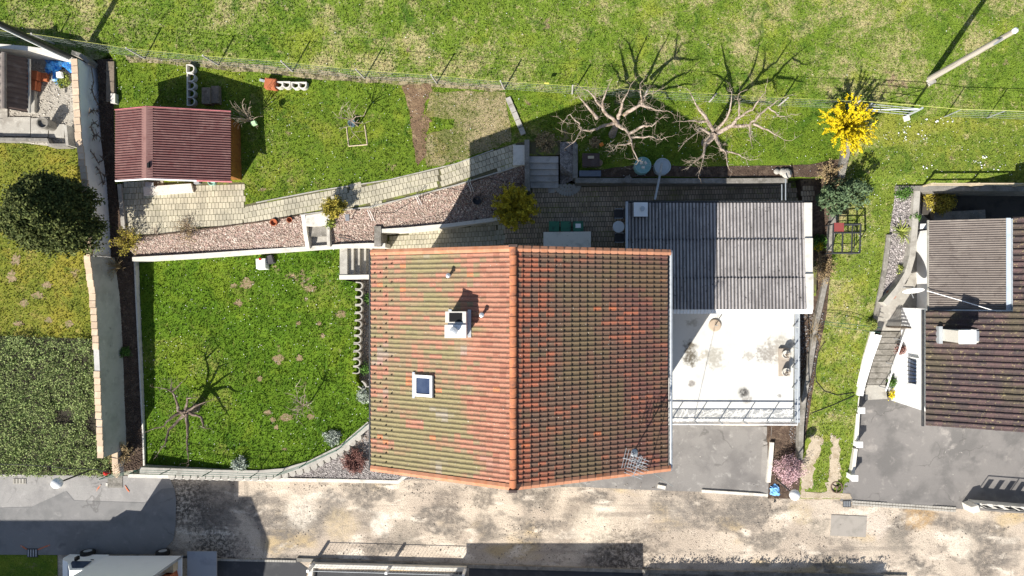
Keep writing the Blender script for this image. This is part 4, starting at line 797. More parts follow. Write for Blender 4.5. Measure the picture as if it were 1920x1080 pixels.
MB().tube([(XC0-.1, YC1+.06, 4.72), (XC1+.4, YC1+.06, 4.72)], .075, 8).build('gutter', DARKM, co)
corr(5.0, XC1+.42, YC0-.22, YC0+.02, lambda x, y: 5.02+(y-YC0)*.5, .1725, .03).build('eave_flashing', WHITEP, co)
p = W(1200, 394, 5.15); cy_ = MB().box(p.x, p.y, p.z-.45, .66, .66, .7).build('chimney', DKBROWN, co); MB().box(p.x, p.y, p.z+.25, .70, .70, .06).build('cap_plate', WHITEP, cy_); MB().lathe(p.x+.06, p.y+.02, p.z+.31, [(.1, 0), (.1, .12), (.13, .13), (.12, .24), (.03, .26)], 14).build('flue_cowl', ZINC, cy_)
# ------------------------------------------------------------------ maroon garden shed
sh = thing('garden_shed', 'small orange wooden shed with a maroon corrugated roof', 'shed', G(330, 270))
zb_ = 3.55; ZRs, ZLs, ZRr = 6.15, 5.55, 5.25
A_ = W(216, 207, ZLs); Bq = W(218, 337, ZLs); R0 = W(275, 198, ZRs); R1 = W(277, 335, ZRs); E0 = W(433, 202, ZRr); E1 = W(437, 334, ZRr)
xl, xr_, xe = A_.x, R0.x, E0.x; y1s, y0s = A_.y-.0, Bq.y
MB().prism([(xl+.25, y0s+.3, 5.3), (xe-.2, y0s+.3, 5.1), (xe-.2, y1s-.25, 5.1), (xl+.25, y1s-.25, 5.3)], 3.3).build('wall', WOODO, sh)
for y_ in (y0s+.28, y1s-.22): MB().add([(xl+.25, y_, 5.3), (xe-.2, y_, 5.1), (xr_, y_, ZRs-.12), (xl+.25, y_-.06, 5.3), (xe-.2, y_-.06, 5.1), (xr_, y_-.06, ZRs-.12)], [(0, 1, 2), (3, 5, 4), (0, 2, 5, 3), (1, 4, 5, 2)]).build('gable', WOODO, sh)
zl = lambda x, y: ZRs+(x-xr_)/(xl-xr_)*(ZLs-ZRs); zr = lambda x, y: ZRs+(x-xr_)/(xe-xr_)*(ZRr-ZRs)
ym = (y0s+y1s)/2
for (xa, xb, zf_, l) in ((xl, xr_-.02, zl, 0), (xr_+.02, (xr_+xe)/2+.05, zr, .008), ((xr_+xe)/2, xe, zr, 0)):
    corr(xa, xb, y0s, y1s, lambda x, y, f=zf_, l=l: f(x, y)+l, .122, .048, 'x', 8).build('roof_sheet', MAROON, sh)
MB().add([(xr_-.28, y0s-.02, zl(xr_-.28, 0)+.03), (xr_, y0s-.02, ZRs+.05), (xr_+.28, y0s-.02, zr(xr_+.28, 0)+.03), (xr_-.28, y1s+.02, zl(xr_-.28, 0)+.03), (xr_, y1s+.02, ZRs+.05), (xr_+.28, y1s+.02, zr(xr_+.28, 0)+.03)], [(0, 1, 4, 3), (1, 2, 5, 4)]).build('ridge_cap', M('ridge_maroon', (.235, .13, .115), [((.18, .09, .08), 3, .45, .7)], rough=.7), sh)
MB().tube([(xl, y1s+.03, ZLs), (xr_, y1s+.03, ZRs), (xe, y1s+.03, ZRr)], .05, 4).build('verge_trim', PINKTRIM, sh)
for a, b, m_ in (((xl, y0s-.04, ZLs-.03), (xr_, y0s-.04, ZRs-.03), WHITEP), ((xr_, y0s-.04, ZRs-.03), ((xr_+xe)/2+.3, y0s-.04, (ZRs+ZRr)/2-.1), WHITEP), (((xr_+xe)/2+.3, y0s-.04, (ZRs+ZRr)/2-.1), (xe+.05, y0s-.04, ZRr-.02), PINKTRIM)): MB().tube([a, b], .05, 4).build('verge_trim', m_, sh)
dr = MB().box(xr_+.1, y0s+.26, 3.6, .85, .06, 1.9).build('door', WOODL, sh); MB().box(xr_+.42, y0s+.21, 4.5, .05, .05, .14).build('handle', METAL, dr)
MB().box(xr_+.12, y0s+.6, ZRs-.1, .1, .24, .2).build('vent', BLACK, sh)
p = G(322, 352); o = MB().prism([W(x, y, 3.78) for x, y in ((268, 350), (358, 344), (362, 360), (270, 367))], 3.4).build('door_step', CONCL); tag(o, 'pale concrete doorstep slab in front of the maroon shed', 'step')
p = G(286, 347); o = MB().box(p.x, p.y, p.z+.24, .42, .2, .05).build('boot_tray', METAL); tag(o, 'small metal boot scraper tray by the shed door', 'tray')
p = G(401, 342); o = MB().lathe(p.x, p.y, p.z, [(.16, 0), (.2, .28), (.17, .28), (.16, .2)], 18).build('plant_pot', M('mint_plastic', (.30, .55, .47))); tag(o, 'mint green pot on the paving by the shed front', 'plant pot')
p = G(372, 342); o = MB().box(p.x, p.y, p.z, .3, .2, .22, .1, .9, .9).build('metal_tub', METAL); tag(o, 'grey metal tub next to the mint green pot', 'tub')
for k, (x, y, sx, sy, sz, mm, nm, lb, ct) in enumerate(((211, 155, .42, 2.1, .22, WOOD, 'timber_stack', 'long weathered timber box beside the white wall behind the shed', 'timber box'), (218, 187, .24, .5, .3, CONCL, 'concrete_block', 'small pale concrete block at the shed north corner', 'block'), (393, 183, .45, .85, .4, WOOD, 'timber_stack', 'dark timber planks stacked on grass in the shed shadow', 'timber stack'), (408, 180, .4, .9, .3, WOOD, 'timber_stack', 'second dark timber stack nearer the bare shrub in the shed shadow', 'timber stack'))):
    p = G(x, y); tag(MB().box(p.x, p.y, p.z-.02, sx, sy, sz, .0, .97, .99).build(nm, mm), lb, ct)
o = wallmb([(223, 345, 3.75), (231, 428, 3.72)], .2, 3.2).build('garden_curb', CONC); tag(o, 'concrete curb along the west side of the shed yard paving', 'curb')
# ------------------------------------------------------------------ fence along the meadow
fe = thing('wire_fence', 'long wire mesh fence with a yellow green top wire across the slope', 'fence', W(900, 165, 4))
posts = [(-40, 70), (102, 82), (272, 110), (410, 122), (549, 134), (684, 147), (819, 156), (946, 167), (1073, 176), (1206, 184), (1330, 191), (1460, 198), (1590, 204)]
HP = 1.5
def fpost(p, lean=(0, 0)): return MB().tube([p-Vector((0, 0, .1)), p+Vector((lean[0], lean[1], HP))], .042, 6)
tops = []
for k, (x, y) in enumerate(posts):
    p = W(x, y, 4.0); ln = (-.06*(k < 8)+random.uniform(-.04, .04), random.uniform(-.03, .05)); fpost(p, ln).build('post', M('post_metal', (.46, .43, .41), [((.30, .27, .25), 5, .5, .7)], rough=.6) if k == 0 else bpy.data.materials['post_metal'], fe); tops.append((p, p+Vector((ln[0], ln[1], HP))))
MB().tube([t_[1]-Vector((0, 0, .04)) for t_ in tops], .008, 5).build('top_wire', YELLOWG, fe)
B = MB()
for k in range(len(tops)-1):
    (a0, a1), (b0, b1) = tops[k], tops[k+1]
    for j in range(5): f_ = .03+.2*j; B.tube([a0.lerp(a1, f_), b0.lerp(b1, f_)], .004, 3, False)
    n = int((b0-a0).length/.45)
    for i in range(n): q = (i+.5)/n; B.tube([a0.lerp(b0, q), a1.lerp(b1, q)], .003, 3, False)
o = B.build('mesh_wire', WIREG, fe); o['kind'] = 'stuff'
f2 = thing('wire_fence', 'short wire fence run continuing right beyond the gate and utility pole', 'fence', W(1850, 221, 4)); tops = []
for k, (x, y) in enumerate(((1771, 219), (1851, 221), (1945, 225), (2060, 231))):
    p = W(x, y, 4.0); MB().tube([p-Vector((0, 0, .1)), p+Vector((0, 0, HP))], .03, 6).build('post', METAL, f2); tops.append((p, p+Vector((0, 0, HP))))
B = MB()
for k in range(3):
    (a0, a1), (b0, b1) = tops[k], tops[k+1]
    for j in range(5): B.tube([a0.lerp(a1, .05+.22*j), b0.lerp(b1, .05+.22*j)], .006, 3, False)
B.build('mesh_wire', WIREG, f2)['kind'] = 'stuff'
MB().tube([W(1590, 204, 4)+Vector((0, 0, HP)), W(1700, 214, 4)+Vector((0, 0, HP+.1)), *[t_[1] for t_ in tops]], .016, 5).build('top_wire', YELLOWG, f2)
ga = thing('field_gate', 'galvanised field gate with thick end post beside the yellow bush', 'gate', W(1700, 215, 4))
a, b = W(1612, 208, 4), W(1700, 217, 4)
MB().tube([b-Vector((0, 0, .1)), b+Vector((0, 0, 1.55))], .06, 8).build('post', ZINC, ga); MB().tube([a, a+Vector((0, 0, 1.4))], .05, 8).build('post', ZINC, ga)
for h_ in (.2, .6, 1.0, 1.35): MB().tube([a+Vector((0, 0, h_)), b+Vector((0, 0, h_))], .016, 6).build('rail', ZINC, ga)
MB().tube([a+Vector((0, 0, .2)), b+Vector((0, 0, 1.35))], .016, 6).build('brace', ZINC, ga)
p = G(1699, 222); tag(MB().box(p.x, p.y, p.z, .3, .3, .14, .3, .8, .8).build('footing_stone', CONCL), 'pale footing stone at the foot of the gate post', 'stone')
p = W(1025, 163, 4); tag(MB().box(p.x, p.y, 4.55, .24, .03, .17).build('warning_plate', M('yellow_plate', (.62, .56, .12))), 'small yellow plate hung on the wire mesh fence', 'plate')
# utility pole and mast
b0 = G(1743, 148); up = thing('utility_pole', 'tall grey wooden utility pole standing on the meadow', 'utility pole', b0)
top_ = Vector((b0.x+.15, b0.y+.1, b0.z+6.4)); MB().tube([b0-Vector((0, 0, .3)), top_], [.16, .11], 12).build('pole', M('grey_pole_wood', (.40, .36, .31), [((.28, .25, .21), 4, .45, .7, 4, (3, 3, .3))], bump=(20, .01)), up)
MB().lathe(top_.x, top_.y, top_.z, [(.13, 0), (.11, .1), (.02, .16)], 10).build('cap', WHITEP, up); MB().box(top_.x-.25, top_.y-.2, top_.z-.7, .5, .08, .1, .6).build('crossarm', METAL, up); MB().box(b0.x+.08, b0.y-.12, b0.z-.1, .5, .4, .2, .5, .7, .7).build('footing', CONC, up)
MB().tube([b0+Vector((.16, .05, .2)), b0+Vector((.16, .05, 2.2))], .03, 6).build('conduit', ZINC, up)
p = W(1824, 82, b0.z+2.6); 
b1 = G(158, 120); ms = thing('utility_pole', 'white-edged dark pole rising beside the neighbour wall corner', 'utility pole', b1)
MB().tube([b1-Vector((0, 0, .3)), b1+Vector((0, 0, 9.5))], [.15, .11], 12).build('pole', DARKM, ms); MB().tube([b1+Vector((-.02, -.16, .3)), b1+Vector((-.02, -.13, 9.4))], .045, 6).build('conduit', WHITEP, ms)
# ------------------------------------------------------------------ neighbour yard, top left
ls = thing('garden_shed', 'dark brown corrugated shed roof of the neighbour yard with pale ridge', 'shed', G(30, 160)); z0 = 5.6
c0, c1, c2, c3 = W(-120, 105, 5.6), W(9, 105, 5.75), W(52, 110, 4.95), W(52, 211, 4.95)
MB().prism([W(-160, 118, 4.85), W(28, 118, 4.75), W(28, 192, 4.75), W(-160, 192, 4.85)], 3.4).build('wall', WOOD, ls)
zz = lambda x, y: 5.75+(x-c1.x)/(c2.x-c1.x)*(4.95-5.75)
corr(c1.x-.02, c2.x, c3.y, c2.y, zz, .26, .06, 'x', 8).build('roof_sheet', M('brown_black_sheet', (.095, .066, .056), [((.15, .115, .10), 2, .5, .7)], rough=.7), ls)
corr(c0.x, c1.x, c3.y, c2.y, lambda x, y: 5.75-(c1.x-x)*.12, .42, .03, 'x', 8).build('roof_sheet', BROWNC, ls)
MB().tube([(c1.x, c2.y+.02, 5.8), (c1.x, c3.y-.02, 5.8)], .11, 8).build('ridge_cap', BROWNC, ls)
MB().box(c2.x+.05, (c2.y+c3.y)/2, 4.85, .08, c2.y-c3.y, .1).build('gutter', CONC, ls)
for k, (x, y, sx, sy, h_, lb) in enumerate(((70, 145, .62, .46, .5, 'larger stack of terracotta roof tiles by the dark shed'), (67, 163, .56, .46, .45, 'smaller stack of terracotta roof tiles nearer the grey slabs'), (86, 146, .4, .42, .18, 'low flat stack of terracotta tiles beside the blue tarpaulin'))):
    p = G(x, y); t_ = thing('tile_stack', lb, 'tile stack', p, 'roof tile stacks in the neighbour yard'); n = max(2, int(h_/.09))
    for j in range(n): MB().box(p.x+random.uniform(-.02, .02), p.y, p.z+j*.09, sx, sy, .08, random.gauss(-.12, .02)).build('tile', TERRA, t_)
for k, (x, y) in enumerate(((62, 181), (62, 202))):
    p = G(x, y); tag(MB().box(p.x, p.y, p.z-.02, .46, .6, .22, 0, .98, .98).build('concrete_slab', CONC), ('grey concrete slab just below the terracotta tile stacks', 'grey concrete slab at the south end beside the dark shed')[k], 'slab')
# crumpled blue tarp
def cloth(px0, py0, px1, py1, amp, m, seed, n=22, z=.25, keep=None):
    r = np.random.default_rng(seed); V = []; ph = r.uniform(0, 6, 8)
    for i in range(n+1):
        for j in range(n+1):
            u, v = i/n, j/n; p = G(px0+(px1-px0)*u, py0+(py1-py0)*v)
            e = min(u, v, 1-u, 1-v); h_ = z*min(1, e*6)+amp*(math.sin(9*u+ph[0]+4*math.sin(5*v+ph[1]))*.5+math.sin(13*v+ph[2]+3*u)*.35+math.sin(21*(u-v)+ph[3])*.2+r.uniform(-.15, .15))
            V.append((p.x+r.uniform(-.05, .05), p.y+r.uniform(-.05, .05), p.z+max(.02, h_)))
    f = [(i*(n+1)+j, (i+1)*(n+1)+j, (i+1)*(n+1)+j+1, i*(n+1)+j+1) for i in range(n) for j in range(n) if keep is None or keep((i+.5)/n, (j+.5)/n)]
    return MB().add(V, f)
o = cloth(86, 113, 140, 160, .14, BLUE, 3, keep=lambda u, v: (v < .45+.3*math.sin(7*u+.5)*.5 or .35 < u < .62+.1*math.sin(9*v)) and not (u < .12 and v > .5)).build('tarpaulin', BLUE); tag(o, 'crumpled bright blue tarpaulin lying in the wall corner', 'tarpaulin')
p = G(122, 145); tag(MB().box(p.x, p.y, p.z+.3, .26, .3, .2, .2, .9, .9).build('white_bucket', WHITEP), 'white box half under the blue tarpaulin', 'box')
for k, (x, y, sx, sy) in enumerate(((-10, 240, 1.2, 1.0), (33, 238, 1.5, 1.05), (76, 240, .95, 1.05), (108, 246, .85, .75), (8, 212, .5, .6))):
    p = G(x, y); tag(MB().box(p.x, p.y, p.z-.02, sx-.05, sy-.04, .1, 0, .99, .99).build('paving_slab', CONC), ('large grey paving slab cut by the photo edge in the neighbour yard', 'large grey paving slab in the middle of the neighbour slab row', 'grey paving slab left of the round planter', 'stepped grey slab under the round planter', 'small white slab at the dark shed corner')[k], 'paving slab')
p = G(100, 237); bt = thing('stone_planter', 'round dark stone planter at the edge of the neighbour gravel yard', 'planter', p); MB().lathe(p.x, p.y, p.z, [(.26, 0), (.3, .8), (.24, .8), (.22, .66)], 18).build('pot', CONCD, bt)
p = G(118, 262); tag(wallmb([(-200, 258, 3.9), (88, 262, 3.9), (92, 272, 3.9), (127, 272, 3.8)], .16, 2.8).build('garden_curb', CONCD), 'dark low curb edging the neighbour lawn below the paving slabs', 'curb')
tag(wallmb([(122, 234, 4.1), (126, 272, 4.0)], .14, 2.8).build('garden_curb', CONC), 'short grey curb beside the tall wall and round planter', 'curb')
# ------------------------------------------------------------------ patio things
for k, (px, py, h_, m_, lb) in enumerate(((1206, 309, 1.0, TEAL, 'pale teal water barrel with pale stones lying on its lid'), (1243, 311, .95, ICE, 'pale grey open water barrel fed by a downpipe'))):
    p = W(px, py, 3.65+h_); t_ = thing('water_barrel', lb, 'barrel', (p.x, p.y, 3.65)); MB().lathe(p.x, p.y, 3.6, [(.36, 0), (.42, .4), (.43, h_-.06), (.405, h_), (.375, h_), (.365, h_-.06)], 26).build('body', m_, t_)
    if k: MB().lathe(p.x, p.y, 3.6+h_-.14, [(.37, 0), (.002, .0)], 24).build('water', DKBROWN, t_)
for k, (dx, dy) in enumerate(((-.11, .09), (.12, .1), (.0, -.13))):
    p = W(1206, 309, 4.62); tag(MB().box(p.x+dx, p.y+dy, 4.6, .13, .17, .09, k*.7, .8, .8).build('stone', CONCL), ('pale stone on the teal barrel, nearest the shrub side', 'pale stone on the teal barrel, nearest the other barrel', 'pale stone on the teal barrel, nearest the patio wall')[k], 'stone')
a, b = W(1241, 306, 4.68), W(1228, 374, 4.85); tag(MB().tube([a, a.lerp(b, .3)+Vector((.0, 0, .12)), a.lerp(b, .7)+Vector((0, 0, .1)), b], .06, 8).build('downpipe', METAL), 'grey pipe leading from the annex gutter to the open barrel', 'pipe')
p = G(1107, 303); cp = thing('compost_box', 'dark brown compost box with a board on its lid', 'box', p); MB().box(p.x, p.y, p.z, .85, .62, .5).build('body', WOOD, cp); MB().box(p.x, p.y, p.z+.5, .9, .66, .05).build('lid', DKBROWN, cp); MB().box(p.x+.0, p.y+.12, p.z+.56, .32, .14, .03).build('board', WOODL, cp)
p = G(1106, 327); tag(MB().box(p.x, p.y, p.z, 1.15, .32, .35, 0, .97, .9).build('slate_bench', M('slate_blue', (.13, .15, .19), [((.10, .115, .15), 5, .5, .7)])), 'dark slate-coloured bench slab on the patio wall corner', 'bench')
p = G(1123, 308); tag(MB().lathe(p.x, p.y, p.z, [(.13, 0), (.17, .45), (.14, .45), (.02, .44)], 16).build('clay_pot', M('brown_pot', (.22, .15, .11))), 'brown upturned pot beside the compost box', 'pot')
p = W(1177, 337, 3.9); pt = thing('plant_pot', 'round olive planter hooked on the long patio wall', 'plant pot', p); MB().lathe(p.x, p.y, 3.83, [(.14, 0), (.19, .24), (.16, .24), (.15, .2), (.01, .2)], 18).build('pot', CONCD, pt)
for k, px in enumerate((1038, 1060, 1083)):
    p = W(px+1, 424, 3.65); t_ = thing('wheelie_bin', ('green wheeled bin at the end nearest the olive bush', 'middle green wheeled bin of the row', 'green wheeled bin with a white paper on its lid')[k], 'bin', (p.x, p.y, 2.7), 'green bins on the patio')
    MB().box(p.x, p.y, 2.72, .46, .46, .86, 0, 1.15, 1.15).build('body', BINGREEN, t_); ld = MB().box(p.x, p.y-.01, 3.58, .56, .56, .06, random.gauss(0, .03), .92, .92).build('lid', BINGREEN, t_); MB().tube([(p.x-.2, p.y-.33, 3.56), (p.x+.2, p.y-.33, 3.56)], .025, 6).build('handle', BINGREEN, t_)
    if k == 2: MB().box(p.x, p.y+.02, 3.645, .28, .22, .006).build('paper_note', WHITEP, t_)
cb = thing('bin_cupboard', 'pale grey metal cupboard roof against the house north wall', 'cupboard', W(1064, 448, 4)); MB().prism([W(x, y, 4.1) for x, y in ((1019, 435), (1108, 434), (1108, 475), (1019, 475))], 4.04).build('top', CONCL, cb); MB().prism([W(x, y, 4.03) for x, y in ((1023, 438), (1105, 438), (1105, 475), (1023, 475))], 2.7).build('body', METAL, cb)
p = W(1160, 425, 3.45); tb = thing('garden_table', 'round white patio table between two dark chairs', 'table', (p.x, p.y, 2.7)); MB().lathe(p.x, p.y, 3.4, [(.30, 0), (.31, .02), (.30, .04)], 28, True, True).build('top', M('bluish_white', (.68, .72, .76), [((.60, .64, .68), 3, .5, .7)]), tb); MB().tube([(p.x, p.y, 2.72), (p.x, p.y, 3.4)], .04, 8).build('pedestal', METAL, tb); MB().lathe(p.x, p.y, 2.7, [(.24, 0), (.05, .05)], 16).build('foot', METAL, tb)
for k, (px, py, s_) in enumerate(((1160, 401, 1), (1161, 446, -1))):
    p = W(px, py, 3.15); t_ = thing('garden_chair', ('dark fabric chair on the north side of the round white table', 'dark fabric chair on the house side of the round white table')[k], 'chair', (p.x, p.y, 2.7), 'dark chairs at the patio table')
    MB().box(p.x, p.y, 3.1, .5, .46, .05).build('seat', SLATE, t_); MB().box(p.x+.27, p.y, 3.12, .06, .46, .5).build('backrest', SLATE, t_)
    for i in (-1, 1):
        MB().box(p.x, p.y+.25*i, 3.32, .42, .035, .03).build('armrest', METAL, t_)
        for j in (-1, 1): MB().tube([(p.x+.2*j, p.y+.22*i, 2.7), (p.x+.2*j, p.y+.22*i, 3.32)], .016, 6).build('leg', METAL, t_)
for k, (x, y) in enumerate(((1474, 326), (1466, 323), (1455, 322))):
    p = G(x, y); tag(MB().ball(p.x, p.y, p.z+.1, (.28, .2, .16)[k], .7, 9, 6).build('boulder', CONC), ('largest pale boulder at the east end of the patio wall', 'middle pale boulder at the east end of the patio wall', 'smallest pale boulder at the east end of the patio wall')[k], 'boulder')
tag(MB().tube([W(1466, 346, 4.6), W(1466, 375, 4.85)], .03, 6).tube([W(1473, 336, 4.6), W(1473, 375, 4.85)], .03, 6).build('pipe_pair', ZINC), 'pair of thin pipes running from the patio wall to the annex gutter', 'pipe')
p = G(1034, 356); tag(MB().box(p.x, p.y, p.z-.01, .34, .34, .08).build('paving_slab', CONC), 'small square slab at the foot of the patio stairs', 'paving slab')
# ------------------------------------------------------------------ lawn things
p = G(495, 495); cn = thing('water_canister', 'white plastic canister with a red cap standing on the lower lawn', 'canister', p); MB().box(p.x, p.y, p.z, .55, .62, .45, .05, .88, .85).build('body', WHITEP, cn); MB().tube([(p.x+.0, p.y+.24, p.z+.44), (p.x+.0, p.y+.24, p.z+.54)], .06, 10).build('cap', RED, cn); p2 = G(503, 490); tag(MB().box(p2.x+.2, p2.y+.1, p2.z, .34, .5, .3, .3, .85, .85).build('black_case', SLATE), 'black case behind the white canister on the lawn', 'case')
fr = thing('wooden_frame', 'open pale wooden frame lying on the grass by the small tree', 'frame', G(670, 258)); q = [G(650, 238, .02), G(684, 235, .02), G(689, 271, .02), G(654, 274, .02)]
for a, b in zip(q[1:], q[2:]+q[:1]): MB().tube([a, b], .035, 4).build('rail', WOODL, fr)
p = G(662, 233); tag(MB().lathe(p.x, p.y, p.z, [(.16, 0), (.2, .3), (.17, .3), (.02, .2)], 14).build('bucket', M('blue_grey_pot', (.10, .15, .17))), 'small dark bucket at the foot of the young tree', 'bucket')
p = G(668, 236); 
for k, (x, y, r_, lb) in enumerate(((517, 418, .17, 'terracotta flower pot on the red gravel, the larger one'), (541, 413, .13, 'smaller tilted terracotta pot against the path edge'))):
    p = G(x, y); o = MB().lathe(0, 0, 0, [(r_*.7, 0), (r_, .26), (r_*1.1, .26), (r_*1.1, .32), (r_*.9, .32), (r_*.8, .2), (.01, .2)], 18).build('flower_pot', TERRA); o.location = p; o.rotation_euler = (0, .5*k, 0); tag(o, lb, 'flower pot')
p = G(895, 377); tag(MB().lathe(p.x, p.y, p.z-.05, [(.2, 0), (.22, .3), (.19, .3), (.18, .12), (.01, .12)], 20).build('round_pot', DARKM), 'round black pot sunk in the shaded pink gravel', 'pot')
p = G(660, 411); lt = thing('garden_lamp', 'small square grey garden lamp on a post in the pink gravel', 'lamp', p); MB().tube([p, p+Vector((0, 0, .75))], .025, 6).build('post', METAL, lt); q = p+Vector((0, 0, .75)); MB().box(q.x, q.y, q.z, .2, .34, .12, .05).build('head', M('lamp_grey', (.20, .21, .23)), lt)
for k, (x0, y0, x1, y1) in enumerate(((697, 388, 700, 414), (784, 363, 789, 384), (880, 336, 886, 360))):
    rk = thing('support_rack', ('thin white ladder rack in the gravel nearest the olive shrub', 'thin white ladder rack in the middle of the pink gravel slope', 'thin white ladder rack in the shaded gravel')[k], 'rack', G(x0, y0), 'thin racks on the gravel slope')
    for d in (-.06, .06):
        a, b = G(x0, y0), G(x1, y1); MB().tube([a+Vector((d, 0, .02)), a.lerp(b, .35)+Vector((d, 0, .75)), b+Vector((d, 0, .02))], .014, 5).build('bar', WHITEP, rk)
tag(MB().tube([G(x, y, .03) for x, y in ((700, 400), (740, 398), (775, 376), (830, 352), (870, 358), (890, 340), (910, 333), (945, 340))], .014, 5).build('garden_hose', CABLEM), 'thin dark hose snaking over the pink gravel slope', 'hose')
tag(MB().tube([G(635, 445, .2), G(650, 447, .2), G(665, 452, .12)], .03, 6).build('iron_bar', DARKM), 'short dark bar lying across the gravel above the long wall', 'bar')
# ------------------------------------------------------------------ street things
for k, (px, py, lb) in enumerate(((107, 906, 'white globe street lamp standing by the planted bank'), (1490, 928, 'white globe street lamp standing beside the pink shrub'))):
    q = W(px, py, 3.3); t_ = thing('street_lamp', lb, 'street lamp', (q.x, q.y, .2), 'globe street lamps'); MB().tube([(q.x, q.y, -.1), (q.x, q.y, 3.05)], .045, 8).build('pole', DARKM, t_); MB().lathe(q.x, q.y, 3.0, [(.12, 0), (.12, .06), (.05, .1)], 12).build('collar', METAL, t_); MB().ball(q.x, q.y, 3.3, .28, 1, 24, 14).build('globe', WHITEP, t_, True)
p = G(206, 884); hy = thing('fire_hydrant', 'small red hydrant at the foot of the grey wall end', 'hydrant', p); MB().lathe(p.x, p.y, 0, [(.1, 0), (.1, .6), (.13, .62), (.13, .72), (.05, .8)], 14).build('body', RED, hy); MB().tube([(p.x-.16, p.y, .5), (p.x+.16, p.y, .5)], .05, 8).build('outlet', RED, hy)
tag(MB().box(*G(217, 900)[:2], .03, .85, .85, .035).build('concrete_pad', CONCD), 'square grey pad let into the asphalt beside the hydrant', 'pad')
for k, (x, y, w_, d_, m_, nm, lb, ct) in enumerate(((38, 902, .75, .3, CONC, 'drain_grate', 'pale kerb drain at the asphalt edge below the planted bank', 'drain'), (62, 1036, .62, .5, DARKM, 'drain_grate', 'dark square drain cover at the street edge by the truck', 'drain'), (1587, 944, .45, .38, DARKM, 'drain_grate', 'dark brown street drain between dirt track and paved kerb', 'drain'), (1452, 940, .1, .1, DARKM, 'survey_mark', 'tiny dark mark plate in the road by the lamp', 'plate'), (215, 908, .95, .18, CONCL, 'kerb_stone', 'worn pale kerb stone in front of the red hydrant', 'kerb stone'))):
    p = G(x, y); t_ = thing(nm, lb, ct, p); MB().box(p.x, p.y, p.z+.04, w_, d_, .025).build('plate', m_, t_)
    if nm == 'drain_grate':
        for j in range(4): MB().box(p.x-w_*.36+j*w_*.24, p.y, p.z+.066, w_*.10, d_*.8, .012).build('bar', METAL if m_ is DARKM else CONCD, t_)
for k, q in enumerate((((72, 1030), (95, 1021)), ((55, 1031), (40, 1022)), ((190, 908), (182, 920)), ((235, 910), (243, 922)))):
    a, b = G(*q[0], .02), G(*q[1], .02); d = (b-a).normalized(); n = Vector((-d.y, d.x, 0))*.035; o = MB().add([a-n+Vector((0, 0, .045)), a+n+Vector((0, 0, .045)), b+n+Vector((0, 0, .045)), b-n+Vector((0, 0, .045))], [(0, 1, 2, 3)]).build('road_marking', ORANGE); o['kind'] = 'structure'
wh = thing('wagon_wheel', 'rusty old wagon wheel lying at the end of the grass lane', 'wheel', G(1568, 913)); p = G(1568, 913); 
MB().tube([(p.x+.32*math.cos(k*math.pi/12), p.y+.32*math.sin(k*math.pi/12), p.z+.05) for k in range(25)], .035, 6, False).build('rim', M('rusty_iron', (.16, .11, .085), [((.10, .07, .055), 6, .5, .7)]), wh); MB().lathe(p.x, p.y, p.z, [(.08, 0), (.08, .12), (.02, .14)], 12).build('hub', bpy.data.materials['rusty_iron'], wh)
for k in range(3): a = k*2.094+.5; MB().tube([(p.x, p.y, p.z+.06), (p.x+.32*math.cos(a), p.y+.32*math.sin(a), p.z+.06)], .025, 5).build('spoke', bpy.data.materials['rusty_iron'], wh)
o = cloth(1443, 908, 1462, 928, .06, CLOTHB, 5, 10, .12, lambda u, v: u+v > .3 and u-v < .7).build('plastic_bag', CLOTHB); tag(o, 'crumpled light blue bag on the ground by the pink shrub', 'bag')
# garden border of pavers at the driveways
kb = thing('sett_border', 'row of small grey setts between the broken road and grey driveway', 'sett border', G(1700, 948)); me = MB().box(0, 0, -.03, .15, .13, .09, 0, .9, .9).mesh('sett'); me.materials.append(CONC)
for k in range(36):
    for r in range(2):
        x = 1600+k*5.4; y = 940+k*.36+r*5; p = G(x, y); o = link('sett', me, CONC, kb, loc=(p.x, p.y, p.z)); o.rotation_euler = (0, 0, random.gauss(0, .06))
kb = thing('sett_border', 'row of tiny setts along the dark asphalt yard by the truck', 'sett border', W(480, 1049, 0))
for k in range(30):
    p = W(408+k*5, 1049+k*.1, .02); link('sett', me, CONC, kb, loc=p)
tag(wallmb([(556, 1050, .12), (880, 1062, .12), (1230, 1072, .12), (1700, 1082, .12)], .2, -.3).build('street_kerb', CONCD), 'dark weathered kerb along the far edge of the broken road', 'kerb')
# ------------------------------------------------------------------ house on the right
nh = thing('house', 'brown tiled neighbour house with white walls and a long lean-to roof', 'house', (20, -2, 1.7))
TN = .445; SN = Slope(33.7, 5+15*TN, 18.7, 5.0); gN = .34*SN.L/15; rows_y0 = -6.85
nrf = link('roof', MB().add([(18.75, -6.85, 4.95), (33.7, -6.85, 11.6), (33.7, -1.1, 11.6), (18.75, -1.1, 4.95), (22.3, 3.5, 6.52), (33.7, 3.5, 11.6), (22.3, -1.1, 6.52)], [(0, 1, 2, 6, 3), (6, 2, 5, 4)]).mesh('roof'), DKBROWN, nh)
def nskip(i, j):
    x = SN.o.x+SN.d.x*(i+.5)*gN; y = rows_y0+(j+.5)*.305
    return x > 25.6 or (y > -1.15 and x < 22.3) or i*gN > SN.L-.1
roofside(nrf, SN, int(SN.L/gN), gN, 34, rows_y0, .305, BROWNT, 285, skipf=nskip, order=lambda q: (-q[0], q[1]), roll=.085, th=.03)
MB().prism([(19.15, -6.3, 4.95), (25.5, -6.3, 7.8), (25.5, -1.0, 7.8), (19.15, -1.0, 4.95)], 0).build('wall', WHITEW, nh)
